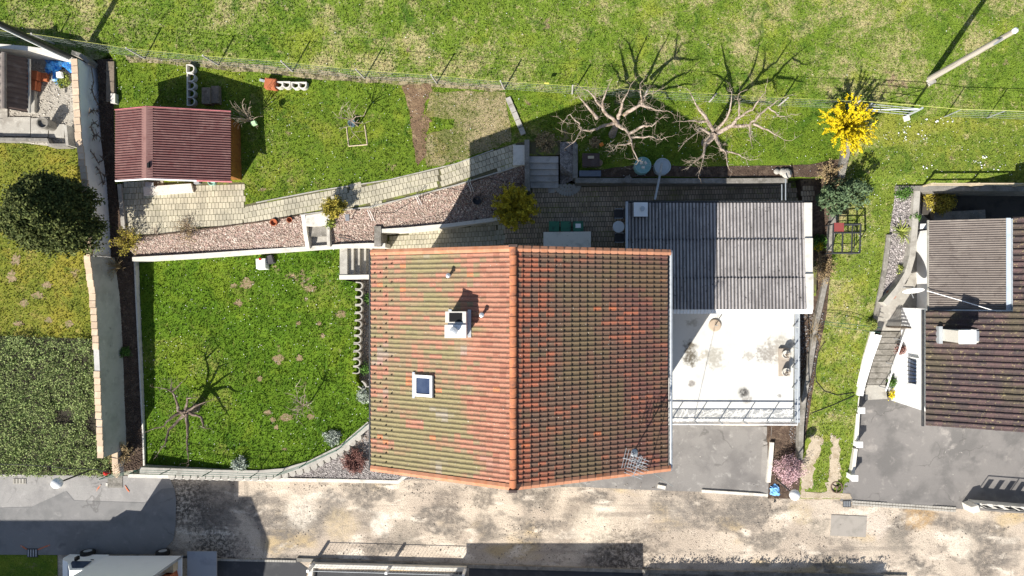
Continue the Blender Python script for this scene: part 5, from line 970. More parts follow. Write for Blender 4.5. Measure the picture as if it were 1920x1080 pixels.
MB().prism([(20.0, -1.0, 5.0), (22.2, -1.0, 5.8), (22.2, 3.2, 5.8), (20.0, 3.2, 5.0)], 0).build('wall', WHITEW, nh); MB().prism([(22.5, -1.0, 6.3), (25.5, -1.0, 7.6), (25.5, 3.2, 7.6), (22.5, 3.2, 6.3)], 0).build('wall', WHITEW, nh)
MB().prism([(22.28, -1.1, 6.6), (22.45, -1.1, 6.6), (22.45, 3.45, 6.6), (22.28, 3.45, 6.6)], 5.3).build('wall', ZINC, nh)
corr(18.95, 22.28, -1.05, 3.5, lambda x, y: 4.92+(x-18.95)*.36, .112, .03, 'x', 8).build('roof_sheet', BROWNC, nh)
MB().box(18.95, 1.22, 4.78, .08, 4.6, .09).build('gutter', PINKTRIM if False else CONC, nh); MB().tube([(18.62, -6.9, 4.93), (18.62, -1.0, 4.93)], .07, 8).build('gutter', DARKM, nh)
MB().box(22.16, 1.22, 6.12, .2, 4.55, .05).build('flashing', M('blue_zinc', (.48, .56, .66), [((.40, .47, .56), 2, .5, .7)], rough=.5), nh)
wf = MB().box(19.10, -4.35, 2.6, .12, 1.5, 1.0).build('window', WHITEP, nh); MB().box(19.06, -4.35, 2.7, .09, 1.3, .8).build('pane', GLASS, wf)
B = MB()
for k in range(7): B.tube([(19.0, -5.05+.23*k, 2.6), (19.0, -4.9+.18*k, 3.6)], .014, 4)
B.build('window_grille', DARKM, wf)
p = on_slope(1780, 628, SN); zq = p.z
nc = MB().box(p.x, p.y, zq-.5, .72, .58, 2.0).build('chimney', CONCL, nh); MB().box(p.x-.02, p.y, zq+1.5, .80, .66, .09).build('cap_plate', WHITEP, nc); MB().box(p.x+.78, p.y-.02, zq-.3, .7, .66, .85).build('flashing', CONCL, nc); MB().box(p.x+.98, p.y-.02, zq+.55, .28, .5, .06).build('cover', METAL, nc); MB().box(p.x-.46, p.y, zq-.35, .18, .86, .42).build('flashing', ZINC, nc)
for nm, lb, pts, th, zb, m_, ct in (
    ('retaining_wall', 'rough concrete wall north of the sunken courtyard with the brown lean-to', [(1680, 353, 3.55), (1740, 353, 3.55), (1920, 354, 3.55), (2400, 356, 3.55)], .26, 1.2, CONCD, 'wall'),
    ('retaining_wall', 'smooth pale curving wall between the grey gravel bed and the sunken courtyard', [(1720, 358, 3.5), (1716, 420, 3.4), (1711, 480, 3.3), (1702, 512, 3.2), (1685, 540, 3.1), (1660, 570, 3.0)], .32, 1.0, CONC, 'wall'),
    ('garden_curb', 'grey curb between the grass lane and the neighbour gravel bed', [(1667, 440, 3.05), (1660, 500, 2.75), (1652, 545, 2.5), (1645, 580, 2.35), (1640, 612, 2.2)], .24, 1.2, CONCD, 'curb'),
    ('stair_wall', 'bright white sloping wall on the grass side of the neighbour stairs', [(1648, 628, 2.35), (1632, 672, 1.95), (1617, 722, 1.5), (1613, 742, 1.4)], .32, 0, WHITEP, 'wall'),
    ('stair_wall', 'pale sloping strip beside the white stair wall', [(1637, 622, 2.15), (1622, 672, 1.75), (1610, 722, 1.3), (1606, 765, .9)], .22, 0, CONCL, 'wall'),
    ('driveway_wall', 'low white wall between two white pillars beside the grey driveway', [(1609, 776, .95), (1606, 828, .8)], .2, -.2, CONCL, 'wall'),
    ('driveway_wall', 'low white wall ending at the pillar nearest the wagon wheel', [(1605, 842, .75), (1599, 890, .6)], .2, -.2, CONCL, 'wall')):
    wall(nm, lb, pts, th, zb, m_, ct)
for k, (x, y, z_) in enumerate(((1616, 770, 1.15), (1612, 834, 1.1), (1603, 897, 1.0))):
    p = W(x, y, z_); t_ = thing('gate_pillar', ('square white pillar at the foot of the neighbour stairs', 'square white pillar halfway along the driveway wall', 'square white pillar nearest the wagon wheel')[k], 'pillar', (p.x, p.y, 0), 'white pillars by the driveway'); MB().box(p.x, p.y, 0, .3, .3, z_-.06).build('shaft', WHITEP, t_); MB().box(p.x, p.y, z_-.06, .36, .34, .07).build('cap_plate', WHITEP, t_)
qs = []
for i in range(9):
    f_ = lambda k: (1652-26*k/9, 622+100*k/9, 1694-34*k/9)
    a, b = f_(i), f_(i+1); qs.append(([(a[0], a[1]), (a[2], a[1]), (b[2], b[1]-1.0), (b[0], b[1]-1.0)], 1.68-.125*i))
st = stairs('entrance_stairs', 'grey concrete steps climbing beside the white neighbour house', qs, CONCD)
MB().prism([W(x, y, .57) for x, y in ((1625, 722), (1660, 722), (1664, 748), (1622, 750))], 0).build('landing_slab', CONC, st)
hr = thing('stair_handrail', 'long slanting white handrail of the neighbour stairs', 'handrail', W(1676, 690, 1.5)); MB().tube([W(1694, 632, 2.6), W(1661, 733, 1.45)], .04, 8).build('rail', WHITEP, hr)
for f_ in (.05, .5, .95): q = W(1694, 632, 2.6).lerp(W(1661, 733, 1.45), f_); MB().tube([q, q-Vector((0, 0, .95))], .025, 6).build('post', METAL, hr)
gt = thing('picket_gate', 'brown slatted timber gate at the top of the neighbour stairs', 'gate', G(1690, 611)); a, b = G(1658, 613), G(1716, 614)
for k in range(14):
    q = a.lerp(b, (k+.5)/14); MB().box(q.x, q.y, 1.75, .07, .03, 1.05).build('picket', WOOD, gt)
for h_ in (1.95, 2.6): q = a.lerp(b, .5); MB().box(q.x, q.y+.03, h_, (b-a).length, .035, .09).build('rail', WOOD, gt)
MB().tube([a+Vector((0, .05, .25)), b+Vector((0, .05, .95))], .03, 4).build('brace', WOOD, gt)
p = W(1712, 541, 3.2); ds = thing('satellite_dish', 'large white satellite dish tilted on a pole beside the lean-to', 'satellite dish', (p.x, p.y, 1.7)); V = []; n = 24
pr = [(.02, 0), (.2, .02), (.4, .07), (.53, .13)]; B = MB().lathe(0, 0, 0, pr, 24); R_ = Matrix.Translation(p) @ Matrix.Rotation(math.radians(74), 4, 'X'); MB().add([R_ @ Vector(v) for v in B.v], B.f).build('dish', WHITEP, ds); MB().tube([(p.x, p.y+.1, 1.6), (p.x, p.y+.08, 3.2)], .04, 8).build('mast', METAL, ds); MB().tube([p+Vector((0, -.1, -.3)), p+Vector((0, -.5, .05))], .02, 6).build('arm', METAL, ds)
p = G(1665, 552); tag(MB().lathe(p.x, p.y, p.z, [(.2, 0), (.27, .4), (.23, .4), (.2, .25), (.01, .25)], 20).build('flower_pot', TERRA), 'terracotta pot at the lower end of the curving wall', 'flower pot')
tag(MB().tube([W(1738, 545, 5.0), W(1800, 563, 5.6), W(1882, 588, 6.3)], .022, 6).build('overhead_cable', WHITEP), 'white cable running over the brown lean-to roof', 'cable')
fb = thing('rail_fence', 'pale wooden rail fence along the top of the courtyard wall', 'fence', G(1800, 350)); q0, q1 = W(1735, 349, 3.9), W(2300, 352, 3.9)
MB().box((q0.x+q1.x)/2, q0.y+.05, 4.35, q1.x-q0.x, .06, .10).build('rail', WOODL, fb); MB().box((q0.x+q1.x)/2, q0.y+.05, 3.85, q1.x-q0.x, .05, .08).build('rail', WOODL, fb)
for k in range(7): MB().box(q0.x+.1+k*2.35, q0.y+.05, 3.2, .10, .08, 1.3).build('post', WOODL, fb)
for x, y, z_, sx, sy, h_, m_, nm, lb, ct in ((1765, 405, 1.7, 1.1, .9, .12, CONCL, 'concrete_slab', 'pale slab in the courtyard corner beside the olive shrub', 'slab'), (1800, 412, 1.7, 2.9, 1.0, .35, CONCD, 'low_plinth', 'long dark plinth in the shaded courtyard north of the lean-to', 'plinth'), (1735, 424, 1.7, .6, .28, .5, WHITEP, 'white_box', 'white curved box by the lean-to corner', 'box'), (1718, 592, 1.7, .55, .5, .9, WHITEP, 'white_cabinet', 'white cabinet against the neighbour house wall by the gate', 'cabinet')):
    p = W(x, y, z_+h_); tag(MB().box(p.x, p.y, z_, sx, sy, h_, .05, .97, .97).build(nm, m_), lb, ct)
# garden frame with red board
cf = thing('climbing_trellis', 'black metal trellis frame with a red board at its corner', 'frame', G(1590, 440)); zt = 4.15
fp = [W(x, y, zt) for x, y in ((1563, 420), (1614, 420), (1612, 474), (1561, 474))]
for i in range(4): MB().tube([fp[i], fp[(i+1) % 4]], .05, 4).build('rail', DARKM, cf); MB().tube([fp[i], Vector((fp[i].x, fp[i].y, ZG(fp[i].x, fp[i].y)))], .035, 4).build('post', DARKM, cf)
for f_ in (.35, .7): MB().tube([fp[0].lerp(fp[1], f_), fp[3].lerp(fp[2], f_)], .045, 4).build('rail', DARKM, cf)
MB().tube([fp[0].lerp(fp[3], .30), fp[1].lerp(fp[2], .30)], .045, 4).build('rail', DARKM, cf)
for i in range(4): a, b = fp[i], fp[(i+1) % 4]; MB().tube([a-Vector((0, 0, .7)), b-Vector((0, 0, .7))], .025, 4).build('rail', DARKM, cf)
q = W(1573, 426, zt+.03); MB().box(q.x, q.y, q.z, .5, .45, .03).build('board', M('red_board', (.24, .055, .05), [((.18, .04, .04), 4, .5, .7)]), cf)
for pts, lb, r_ in (([(1535, 602), (1580, 606), (1640, 613)], 'thin green wire strung over the grass lane from wall to neighbour bush', .014), ([(1536, 606), (1590, 616), (1640, 622)], 'second thin wire strung over the grass lane', .012)):
    tag(MB().tube([G(x, y, .7) for x, y in pts], r_, 5).build('lane_wire', GREENM), lb, 'wire')
tag(MB().tube([G(x, y, .03) for x, y in ((1520, 775), (1560, 760), (1600, 742), (1625, 725), (1600, 736), (1570, 741), (1545, 733), (1530, 715), (1528, 690), (1534, 660), (1546, 640))], .022, 5).build('black_hose', CABLEM), 'black hose looping over the grass lane', 'hose')
wr = thing('driveway_railing', 'low wall with dark metal railing at the corner of the grey driveway', 'wall', G(1870, 948)); wallmb([(1828, 947, .75), (1960, 958, .75), (2300, 980, .75)], .25, -.2).build('wall_body', CONCL, wr)
q0, q1 = W(1834, 946, .75), W(2250, 978, .75); MB().tube([q0+Vector((0, 0, .75)), q1+Vector((0, 0, .75))], .03, 6).build('rail', DARKM, wr)
for k in range(8): q = q0.lerp(q1, k/7); MB().tube([q, q+Vector((0, 0, .75))], .03, 6).build('post', DARKM, wr)
for k in range(20): q = q0.lerp(q1, (k+.5)/20); MB().box(q.x, q.y, .8, .30, .02, .5, math.atan2((q1-q0).y, (q1-q0).x)).build('panel', DARKM, wr)
p = G(1812, 946); tag(MB().box(p.x, p.y, 0, .45, .42, .95, .3, .9, .9).build('corner_stone', CONCL), 'pale corner stone at the end of the railing wall', 'stone')
# ------------------------------------------------------------------ truck at the street edge
yb = W(0, 1042, .8).y; X0, X1 = W(200, 1042, .8).x, W(342, 1042, .8).x
tk = thing('box_truck', 'white box truck parked at the street edge with its rear door open', 'truck', ((X0+X1)/2, yb-1.1, 0))
bd = MB().box((X0+X1)/2, yb-1.1, .8, X1-X0, .0+2.2, 2.5); 
B = MB(); L_ = X1-X0; xc = (X0+X1)/2
for (x, y, z, sx, sy, sz) in ((xc, yb-.03, .8, L_, .06, 3.1), (xc, yb-2.17, .8, L_, .06, 3.1), (xc, yb-1.1, .8, L_, 2.08, .08), (xc, yb-1.1, 3.9, L_, 2.2, .06), (X0+.03, yb-1.1, .88, .06, 2.08, 3.0)): B.box(x, y, z, sx, sy, sz)
B.build('cargo_box', SKIRT, tk)
for y_ in (yb-.02, yb-2.18): MB().box(X1+.02, y_, .8, .06, .1, 3.1).build('door_frame', METAL, tk)
for k in range(3): tag(MB().box(X1-.5, yb-.5-.55*k, .89, .6, .45, .5+.25*(k % 2), k*.2).build('cardboard_box', WOODL if k != 1 else TERRA), ('pale carton in the open truck, nearest the street side', 'reddish carton in the middle of the open truck', 'pale carton in the open truck, farthest from the street')[k], 'carton')
cabp = [(X0-.06, .5), (X0-.06, 2.3), (X0-1.0, 2.36), (X0-1.72, 1.5), (X0-2.15, 1.28), (X0-2.32, .98), (X0-2.32, .45)]
B = MB(); n = len(cabp); V = []
for y_, s_ in ((yb-.12, 1), (yb-.02, .0), (yb-2.08, 0), (yb-1.98, 1)): V += [(x+(.06 if s_ and i > 1 else 0), y_, z-(.03 if s_ and 0 < i < 6 else 0)) for i, (x, z) in enumerate(cabp)]
V2 = []
for (yy, ins) in ((yb-.05, 0), (yb-.2, .0), (yb-1.9, 0), (yb-2.05, 0)): V2 += [(x, yy-(.14*(z-1.3) if z > 1.3 and yy > yb-1 else (-.14*(z-1.3) if z > 1.3 else 0)), z) for x, z in cabp]
f = [(r*n+i, r*n+(i+1) % n, (r+1)*n+(i+1) % n, (r+1)*n+i) for r in range(3) for i in range(n)]+[tuple(range(n)), tuple(range(3*n, 4*n))]
B.add(V2, f).build('cab', SKIRT, tk)
dz = lambda z: yb-.05-(.14*(z-1.3) if z > 1.3 else 0)+.012
MB().add([(X0-.42, dz(1.42), 1.42), (X0-1.52, dz(1.42), 1.42), (X0-1.45, dz(1.62), 1.62), (X0-1.02, dz(2.15), 2.15), (X0-.42, dz(2.12), 2.12)], [(0, 1, 2, 3, 4)]).build('side_window', GLASS, tk)
MB().add([(X0-1.09, yb-.3, 2.275), (X0-1.09, yb-1.8, 2.275), (X0-1.68, yb-1.85, 1.575), (X0-1.68, yb-.22, 1.575)], [(0, 1, 2, 3)]).build('windscreen', GLASS, tk)
MB().box(X0-1.2, yb+.12, 1.35, .12, .2, .28).build('mirror', BLACK, tk); MB().box(X0-.5, yb-.04, 1.25, .16, .03, .05).build('door_handle', BLACK, tk)
for y_ in (yb-.35, yb-1.75): MB().box(X0-2.27, y_, .85, .06, .3, .16).build('headlight', GLASS, tk)
for k, x in enumerate((X0-1.35, X1-1.35)):
    for y_ in (yb+.06, yb-1.95):
        B = MB().lathe(0, 0, 0, [(.36, 0), (.38, .05), (.38, .2), (.36, .24)], 20, True, True); R_ = Matrix.Translation((x, y_-.12+.18, .38)) @ Matrix.Rotation(math.pi/2, 4, 'X'); w_ = MB().add([R_ @ Vector(v) for v in B.v], B.f).build('wheel', RUBBER, tk)
        B = MB().lathe(0, 0, -.01, [(.22, 0), (.22, .26)], 16, True, True); MB().add([R_ @ Vector(v) for v in B.v], B.f).build('rim', ZINC, w_)
a, b = W(351, 1034, .85), W(406, 1034, .85); MB().box((a.x+b.x)/2, a.y-1.1, .78, b.x-a.x, 2.2, .07).build('tail_lift', M('tail_lift_metal', (.30, .31, .33), [((.24, .25, .27), 1.5, .45, .7)], rough=.6), tk)
for y_ in (-.4, -1.8): MB().box((X1+a.x)/2-.1, a.y+y_, .55, .9, .1, .12).build('lift_arm', DARKM, tk)
# ------------------------------------------------------------------ street fence at the bottom edge and buildings beyond the frame that throw the street's shadows
sf = thing('street_fence', 'low wall with white posts and rails at the bottom street edge', 'fence', W(720, 1066, 0)); wallmb([(584, 1059, .35), (590, 1061, .35), (728, 1064, .35), (874, 1068, .35)], .24, -.3).build('wall_body', CONCL, sf); wallmb([(584, 1059, .35), (578, 1110, .35)], .24, -.3).build('wall_body', CONCL, sf)
ps_ = [W(x, y, .35) for x, y in ((586, 1059), (730, 1063), (872, 1067))]
for q in ps_: MB().box(q.x, q.y-.05, .3, .14, .14, .85).build('post', WHITEP, sf)
MB().tube([q+Vector((0, -.05, .75)) for q in ps_], .018, 6).build('rail', ZINC, sf); MB().tube([q+Vector((0, -.05, .1)) for q in ps_], .014, 6).build('rail', ZINC, sf)
for i in range(2):
    for k in range(22): q = ps_[i].lerp(ps_[i+1], (k+.5)/22); MB().tube([q+Vector((0, -.05, .0)), q+Vector((0, -.05, .72))], .008, 4).build('baluster', METAL, sf)
sheet('driveway_shade_sheet', [(592, 1068), (870, 1074), (868, 1150), (588, 1150)], ASPHD, .03)  # near-black sheet paints in the shade lying on this driveway
for nm, lb, x0, x1, yn, z_, rz_ in (('house', 'plain plastered house south of the street, its long shadow crossing the asphalt', -46, -28.3, -20.8, 6.6, 8.2), ('house', 'taller gabled house south of the street behind the truck', -28.2, -23.3, -20.9, 7.9, 9.4), ('garage', 'flat plastered garage south of the street opposite the tiled house', -7.6, 2.2, -19.1, 3.8, 3.9)):
    t_ = thing(nm, lb, nm, ((x0+x1)/2, yn-4, 0)); MB().prism([(x0, yn-8, z_), (x1, yn-8, z_), (x1, yn, z_), (x0, yn-(.8 if x0 < -40 else 0), z_)], -.4).build('wall', HOUSEW, t_)
    ym_ = yn-4; MB().add([(x0-.2, yn-8.3, z_), (x1+.2, yn-8.3, z_), (x1+.2, ym_, rz_), (x0-.2, ym_, rz_), (x1+.2, yn+.3, z_), (x0-.2, yn+.3, z_)], [(0, 1, 2, 3), (3, 2, 4, 5)]).build('roof', BROWNT, t_)
# ------------------------------------------------------------------ plants
def leaves(C_, n_each, spread, size, flat=.5, up=.4):
    """leaf quads around clump centres (numpy): returns vertices, faces"""
    n = len(C_)*n_each; P = np.repeat(C_, n_each, 0)+RNG.normal(0, spread, (n, 3))
    a = RNG.normal(0, 1, (n, 3)); a /= np.linalg.norm(a, axis=1)[:, None]; b = RNG.normal(0, 1, (n, 3)); b[:, 2] *= flat; b -= a*np.sum(a*b, 1)[:, None]; b /= np.linalg.norm(b, axis=1)[:, None]
    s = size*RNG.uniform(.6, 1.4, (n, 1)); V = np.stack([P-a*s*.5, P+b*s*.28, P+a*s*.5, P-b*s*.28], 1).reshape(-1, 3)
    return V, np.arange(4*n).reshape(-1, 4)
def shrub(name, label, cat, px, py, z0, rx, ry, rz, n, n_each, size, m, spread=.1, stem=TWIG, stems=8, lump=.3, part='foliage', group=None, zc=None, ctr=None):
    p = ctr or G(px, py); base = p.z if z0 is None else z0; t_ = thing(name, label, cat, (p.x, p.y, base), group)
    d = RNG.normal(0, 1, (n, 3)); d /= np.linalg.norm(d, axis=1)[:, None]; d[:, 2] = np.abs(d[:, 2])*1.0-.25
    ph = RNG.uniform(0, 6, 6); lu = 1+lump*(np.sin(d[:, 0]*4+ph[0]+2*d[:, 1])*.5+np.sin(d[:, 1]*5+ph[1]-3*d[:, 2])*.35+np.sin(d[:, 2]*7+ph[2]+4*d[:, 0])*.3)
    r = RNG.uniform(.35, 1, n)**.5*lu; cz = base+(rz*.45 if zc is None else zc)
    C_ = np.stack([p.x+d[:, 0]*rx*r, p.y+d[:, 1]*ry*r, np.maximum(cz+d[:, 2]*rz*r, base+.03)], 1)
    V, Fc = leaves(C_, n_each, spread, size); o = npmesh(part, V, Fc, m, None); o.parent = t_; o.location = -POS[t_]
    B = MB()
    for k in range(stems): q = C_[RNG.integers(n)]; B.tube([(p.x, p.y, base-.05), (p.x+(q[0]-p.x)*.4, p.y+(q[1]-p.y)*.4, base+(q[2]-base)*.6), tuple(q)], [.035, .02, .008], 5)
    if stems: B.build('stem', stem, t_)
    return t_
pxm = .0285
shrub('conifer', 'large dark green conifer tree by the white wall', 'conifer', 96, 408, 2.7, 2.3, 1.9, 2.7, 700, 80, .14, CONIF, .13, BARKD, 14, .17, zc=3.2, ctr=W(98, 404, 5.9))
shrub('pine_shrub', 'blue-green pine bush beside the annex roof corner', 'pine', 1567, 372, None, .95, .85, 1.5, 120, 30, .15, PINE, .09, BARKD, 10, .6)
shrub('flowering_shrub', 'pink blossoming shrub at the driveway corner', 'shrub', 1474, 876, None, .80, .84, 1.15, 150, 22, .075, PINK, .1, TWIG, 14, .3, 'blossom')
shrub('box_ball', 'small clipped green ball bush at the neighbour wall end', 'bush', 1630, 608, None, .28, .28, .5, 60, 24, .07, LIMEL, .05, BARKD, 3, .1)
shrub('yellow_shrub', 'yellow shrub toned olive for shade in the corner of the sunken courtyard', 'shrub', 1752, 382, 1.7, .78, .62, .9, 110, 26, .10, BROOM, .1, TWIG, 8, .3)  # broom olive puts the courtyard wall's shade into a yellow shrub
for k, (x, y, rx, rz, m_, nm, lb, ct) in enumerate(((1683, 655, .22, .5, REDL, 'flowering_plant', 'reddish plant highest in the narrow bed by the stairs', 'plant'), (1680, 685, .32, .7, GREEN, 'green_plant', 'leafy green plant in the narrow bed beside the handrail', 'plant'), (1672, 715, .38, .6, GREEN, 'green_plant', 'broad green plant low in the narrow stair bed', 'plant'), (1674, 737, .32, .4, FORS, 'yellow_plant', 'small bright yellow plant at the foot of the handrail', 'plant'), (1690, 505, .25, .4, LIMEL, 'green_plant', 'small lime plant in the gravel near the curving wall', 'plant'), (1713, 408, .2, .3, GREEN, 'green_plant', 'small green plant against the pale curving wall', 'plant'), (1690, 362, .4, .35, GREEN, 'green_plant', 'low green plant at the north end of the grey gravel bed', 'plant'),
    (697, 560, .3, .5, GREEN, 'green_plant', 'green plant between the planter rings and the house eave', 'plant'), (690, 690, .34, .6, GREEN, 'green_plant', 'bushy green plant at the house wall near the ring end', 'plant'), (683, 742, .4, .3, SILVER, 'silver_plant', 'silvery ground plant at the lawn corner by the house', 'plant'), (625, 820, .45, .25, SILVER, 'silver_plant', 'silvery plant on the lawn edge above the palisade stones', 'plant'), (452, 868, .4, .25, SILVER, 'silver_plant', 'small silvery plant on the lawn edge near the street', 'plant'), (1536, 455, .45, .35, GREEN, 'green_plant', 'low green plant in the shade of the annex roof edge', 'plant'), (1532, 462, .2, .3, FORS, 'yellow_plant', 'tiny yellow flowering plant behind the annex', 'plant'), (236, 660, .25, .3, GREEN, 'green_plant', 'small green weed in the dark bed by the grey wall', 'plant'), (620, 418, .3, .2, LIMEL, 'dry_plant', 'dry olive plant beside the garden lamp', 'plant'), (123, 152, .3, .25, LIMEL, 'green_plant', 'weeds growing below the blue tarpaulin', 'plant'), (1115, 268, .22, .3, DRYT, 'dry_plant', 'dry plant tuft near the compost box', 'plant'), (1025, 268, .55, .45, DRYT, 'dry_plant', 'dry brown plant above the patio stairs', 'plant'), (380, 805, .0, .0, None, '', '', ''))):
    if m_ is None: continue
    shrub(nm, lb, ct, x, y, None, rx, rx*.9, rz, int(26+60*rx), 18, .09, m_, .07, TWIG, 3, .3)
def canes(name, label, cat, px, py, n, L, h, m, cm=TWIG, r0=.014, blossoms=0, bs=.09, spread=1.0, group=None, ry=1.0, z0=None, curve=.35, wd=.05):
    p = G(px, py); z_ = p.z if z0 is None else z0; t_ = thing(name, label, cat, (p.x, p.y, z_), group); B = MB(); CC = []
    for k in range(n):
        a = random.uniform(0, 6.283); l = L*random.uniform(.5, 1.1); hh = h*random.uniform(.55, 1.1); pts = []; w0 = random.uniform(-.5, .5)
        for j in range(6):
            f_ = j/5; aa = a+w0*f_; r = l*spread*f_**(1+curve*.4); pts.append(Vector((p.x+r*math.cos(aa), p.y+r*ry*math.sin(aa), z_+hh*(math.sin(min(f_*1.25, 1.25)*1.25))+random.uniform(-.03, .03))))
        B.tube(pts, [r0*(1-.13*j) for j in range(6)], 4, False)
        for j in range(1, 6):
            for i in range(blossoms): CC.append(pts[j-1].lerp(pts[j], random.random()))
        if random.random() < .7:
            q = pts[random.randint(2, 4)]; e = q+Vector((random.uniform(-.35, .35), random.uniform(-.35, .35), random.uniform(.0, .3)))*L*.6; B.tube([q, e], [r0*.6, r0*.3], 4, False)
            for i in range(blossoms*2): CC.append(q.lerp(e, random.random()))
    o = B.build('stem', cm, t_); o['kind'] = 'stuff'
    if CC: V, Fc = leaves(np.array([tuple(c) for c in CC]), 3, wd, bs); o = npmesh('blossom', V, Fc, m, None); o.parent = t_; o.location = -POS[t_]
    return t_
canes('forsythia', 'bright yellow forsythia in full bloom by the field gate', 'forsythia', 1572, 246, 95, 1.5, 1.9, FORS, FORS2, .012, 13, .07, wd=.028)
canes('forsythia', 'olive yellow forsythia in the house shadow above the patio', 'forsythia', 968, 393, 110, 1.2, 1.3, FORS2, BROOM, .016, 12, .11, z0=2.85)
canes('forsythia', 'small olive yellow bush at the path edge by the garden steps', 'forsythia', 634, 392, 60, .62, .9, BROOM, BROOM, .012, 9, .08)
canes('bare_shrub', 'dry twiggy bush at the top corner of the red gravel bed', 'shrub', 250, 452, 46, .85, .8, BROOM, DRYT, .012, 3, .07)
canes('bare_shrub', 'thorny bare shrub on the grey wall below the white wall end', 'shrub', 228, 500, 40, .8, 1.2, None, DRYT, .012)
canes('bare_shrub', 'small bare climbing twigs halfway down the grey wall', 'shrub', 222, 635, 26, .62, .9, None, TWIG, .012)
canes('bare_shrub', 'dry straw-coloured shrub at the end of the grey wall by the street', 'shrub', 236, 845, 55, .75, .7, DRYT, DRYT, .011, 3, .07)
canes('bare_shrub', 'dead twiggy plants spread over the red gravel near the shed yard', 'shrub', 355, 435, 50, .9, .55, DRYT, TWIG, .009, 1, .06)
canes('bare_shrub', 'sparse bare twigs on the red gravel near the shed yard edge', 'shrub', 295, 440, 30, .6, .5, None, TWIG, .009)
canes('bare_shrub', 'red-stemmed low shrub in the gravel at the street corner of the house', 'shrub', 668, 862, 90, .72, .5, REDL, REDL, .012, 5, .07)
canes('bare_shrub', 'dry brown creeper on the narrow wall beside the grass lane', 'shrub', 1522, 622, 40, .62, .8, None, DRYT, .012, ry=1.6)
canes('bare_shrub', 'brown dry heap of twigs at the north end of the grass lane wall', 'shrub', 1541, 500, 44, .6, .5, DRYT, DRYT, .012, 2, .07, ry=1.8)
canes('spiky_plant', 'spiky green yucca in the grey gravel bed by the curving wall', 'yucca', 1688, 434, 34, .72, .4, None, LIMEL, .03)
canes('bare_shrub', 'leafless shrub spreading beside the orange shed wall', 'shrub', 474, 228, 26, .95, 2.0, None, TWIG, .017)
canes('bare_shrub', 'bare brown shrub on the corner below the yellow bush', 'shrub', 1553, 330, 40, .8, .6, DRYT, DRYT, .011, 2, .07)
# climbing roses on the white wall
for k, pts in enumerate(([(182, 200), (175, 192), (168, 176), (172, 160), (168, 135)], [(182, 212), (170, 214), (162, 222)], [(182, 240), (172, 236), (166, 246), (174, 262)], [(188, 262), (178, 258), (171, 264)], [(192, 300), (180, 310), (172, 298), (165, 292)], [(194, 330), (190, 348), (184, 326), (176, 318)])):
    V = []; b0 = G(186+k*2, 190+k*28)
    path = []
    for (x, y) in pts:
        gx = 182+(y-128)*.075; f_ = min(max((gx-x)/36, 0), 1); q = G(gx, y); path.append(Vector((q.x+.06, q.y, q.z+.1+1.4*f_)))
    t_ = thing('climbing_rose', ('bare thorny climber at the top of the white wall', 'short bare climber shoot on the upper white wall', 'branching bare climber on the white wall by the tarpaulin', 'small bare climber shoot beside the maroon roof edge', 'leafy black climber shoot on the middle of the white wall', 'lowest bare climber on the white wall beside the conifer')[k], 'climber', path[0], 'climbers on the white wall')
    MB().tube([q+Vector((.08, 0, 0)) for q in path], .03, 5).build('stem', BARKD, t_); B = MB()
    for j in range(22): q = random.choice(path).lerp(random.choice(path), .15); B.tube([q+Vector((.08, 0, 0)), q+Vector((random.uniform(.05, .2), random.uniform(-.25, .25), random.uniform(-.15, .3)))], [.02, .012], 4)
    B.build('twig', BARKD, t_)['kind'] = 'stuff'
# bare fruit trees, limbs following the photograph
def twigs(B, p, d, L, r, depth):
    n = 3 if depth else 2; pts = [p]; q = p; dd = d.copy()
    for j in range(n):
        dd = (dd+Vector((random.gauss(0, .32), random.gauss(0, .32), random.gauss(.05, .25)))).normalized(); q = q+dd*L/n; pts.append(q)
    B.tube(pts, [r*(1-.7*j/n) for j in range(n+1)], 4, False)
    if depth:
        for j in range(random.randint(2, 3)):
            e = Vector((random.gauss(0, 1), random.gauss(0, 1), random.gauss(.2, .6))).normalized(); twigs(B, pts[random.randint(1, n)], (dd*.5+e).normalized(), L*random.uniform(.4, .75), r*.6, depth-1)
def fruit_tree(label, base, fork, limbs, bark, r0, tw, tl, hs_):
    b = G(*base); t_ = thing('fruit_tree', label, 'tree', b); f_ = W(fork[0], fork[1], b.z+hs_[0])
    MB().tube([b-Vector((0, 0, .2)), b+Vector((0, 0, .1)), b.lerp(f_, .5)+Vector((.03, -.02, 0)), f_], [r0*1.5, r0*1.2, r0, r0*.95], 10).build('trunk', bark, t_, True); T_ = MB()
    for l in limbs:
        pts = [W(x, y, b.z+hs_[0]+(h_-hs_[2])*hs_[1]) for x, y, h_ in l[0]]; rs = l[1]; m_ = len(pts); fine = []
        for j in range(m_-1):
            for q in range(3): fine.append(pts[j].lerp(pts[j+1], q/3)+Vector((random.gauss(0, .025), random.gauss(0, .025), random.gauss(0, .02))) if (j or q) else pts[0])
        fine.append(pts[-1]); k_ = len(fine)
        MB().tube(fine, [rs*1.12*(1-.86*j/(k_-1))*random.uniform(.88, 1.14) for j in range(k_)], 7).build('branch', bark, t_, True)
        for j in range(tw):
            i = random.randint(k_//4, k_-1); d = Vector((random.gauss(0, 1), random.gauss(0, 1), random.gauss(.25, .5))).normalized(); twigs(T_, fine[i], d, tl*random.uniform(.35, 1.15), .0085, 1)
        twigs(T_, fine[-1], (fine[-1]-fine[-2]).normalized(), tl*.9, .014, 1)
    o = T_.build('twig', TWIG if bark is BARK else bark, t_); o['kind'] = 'stuff'; return t_
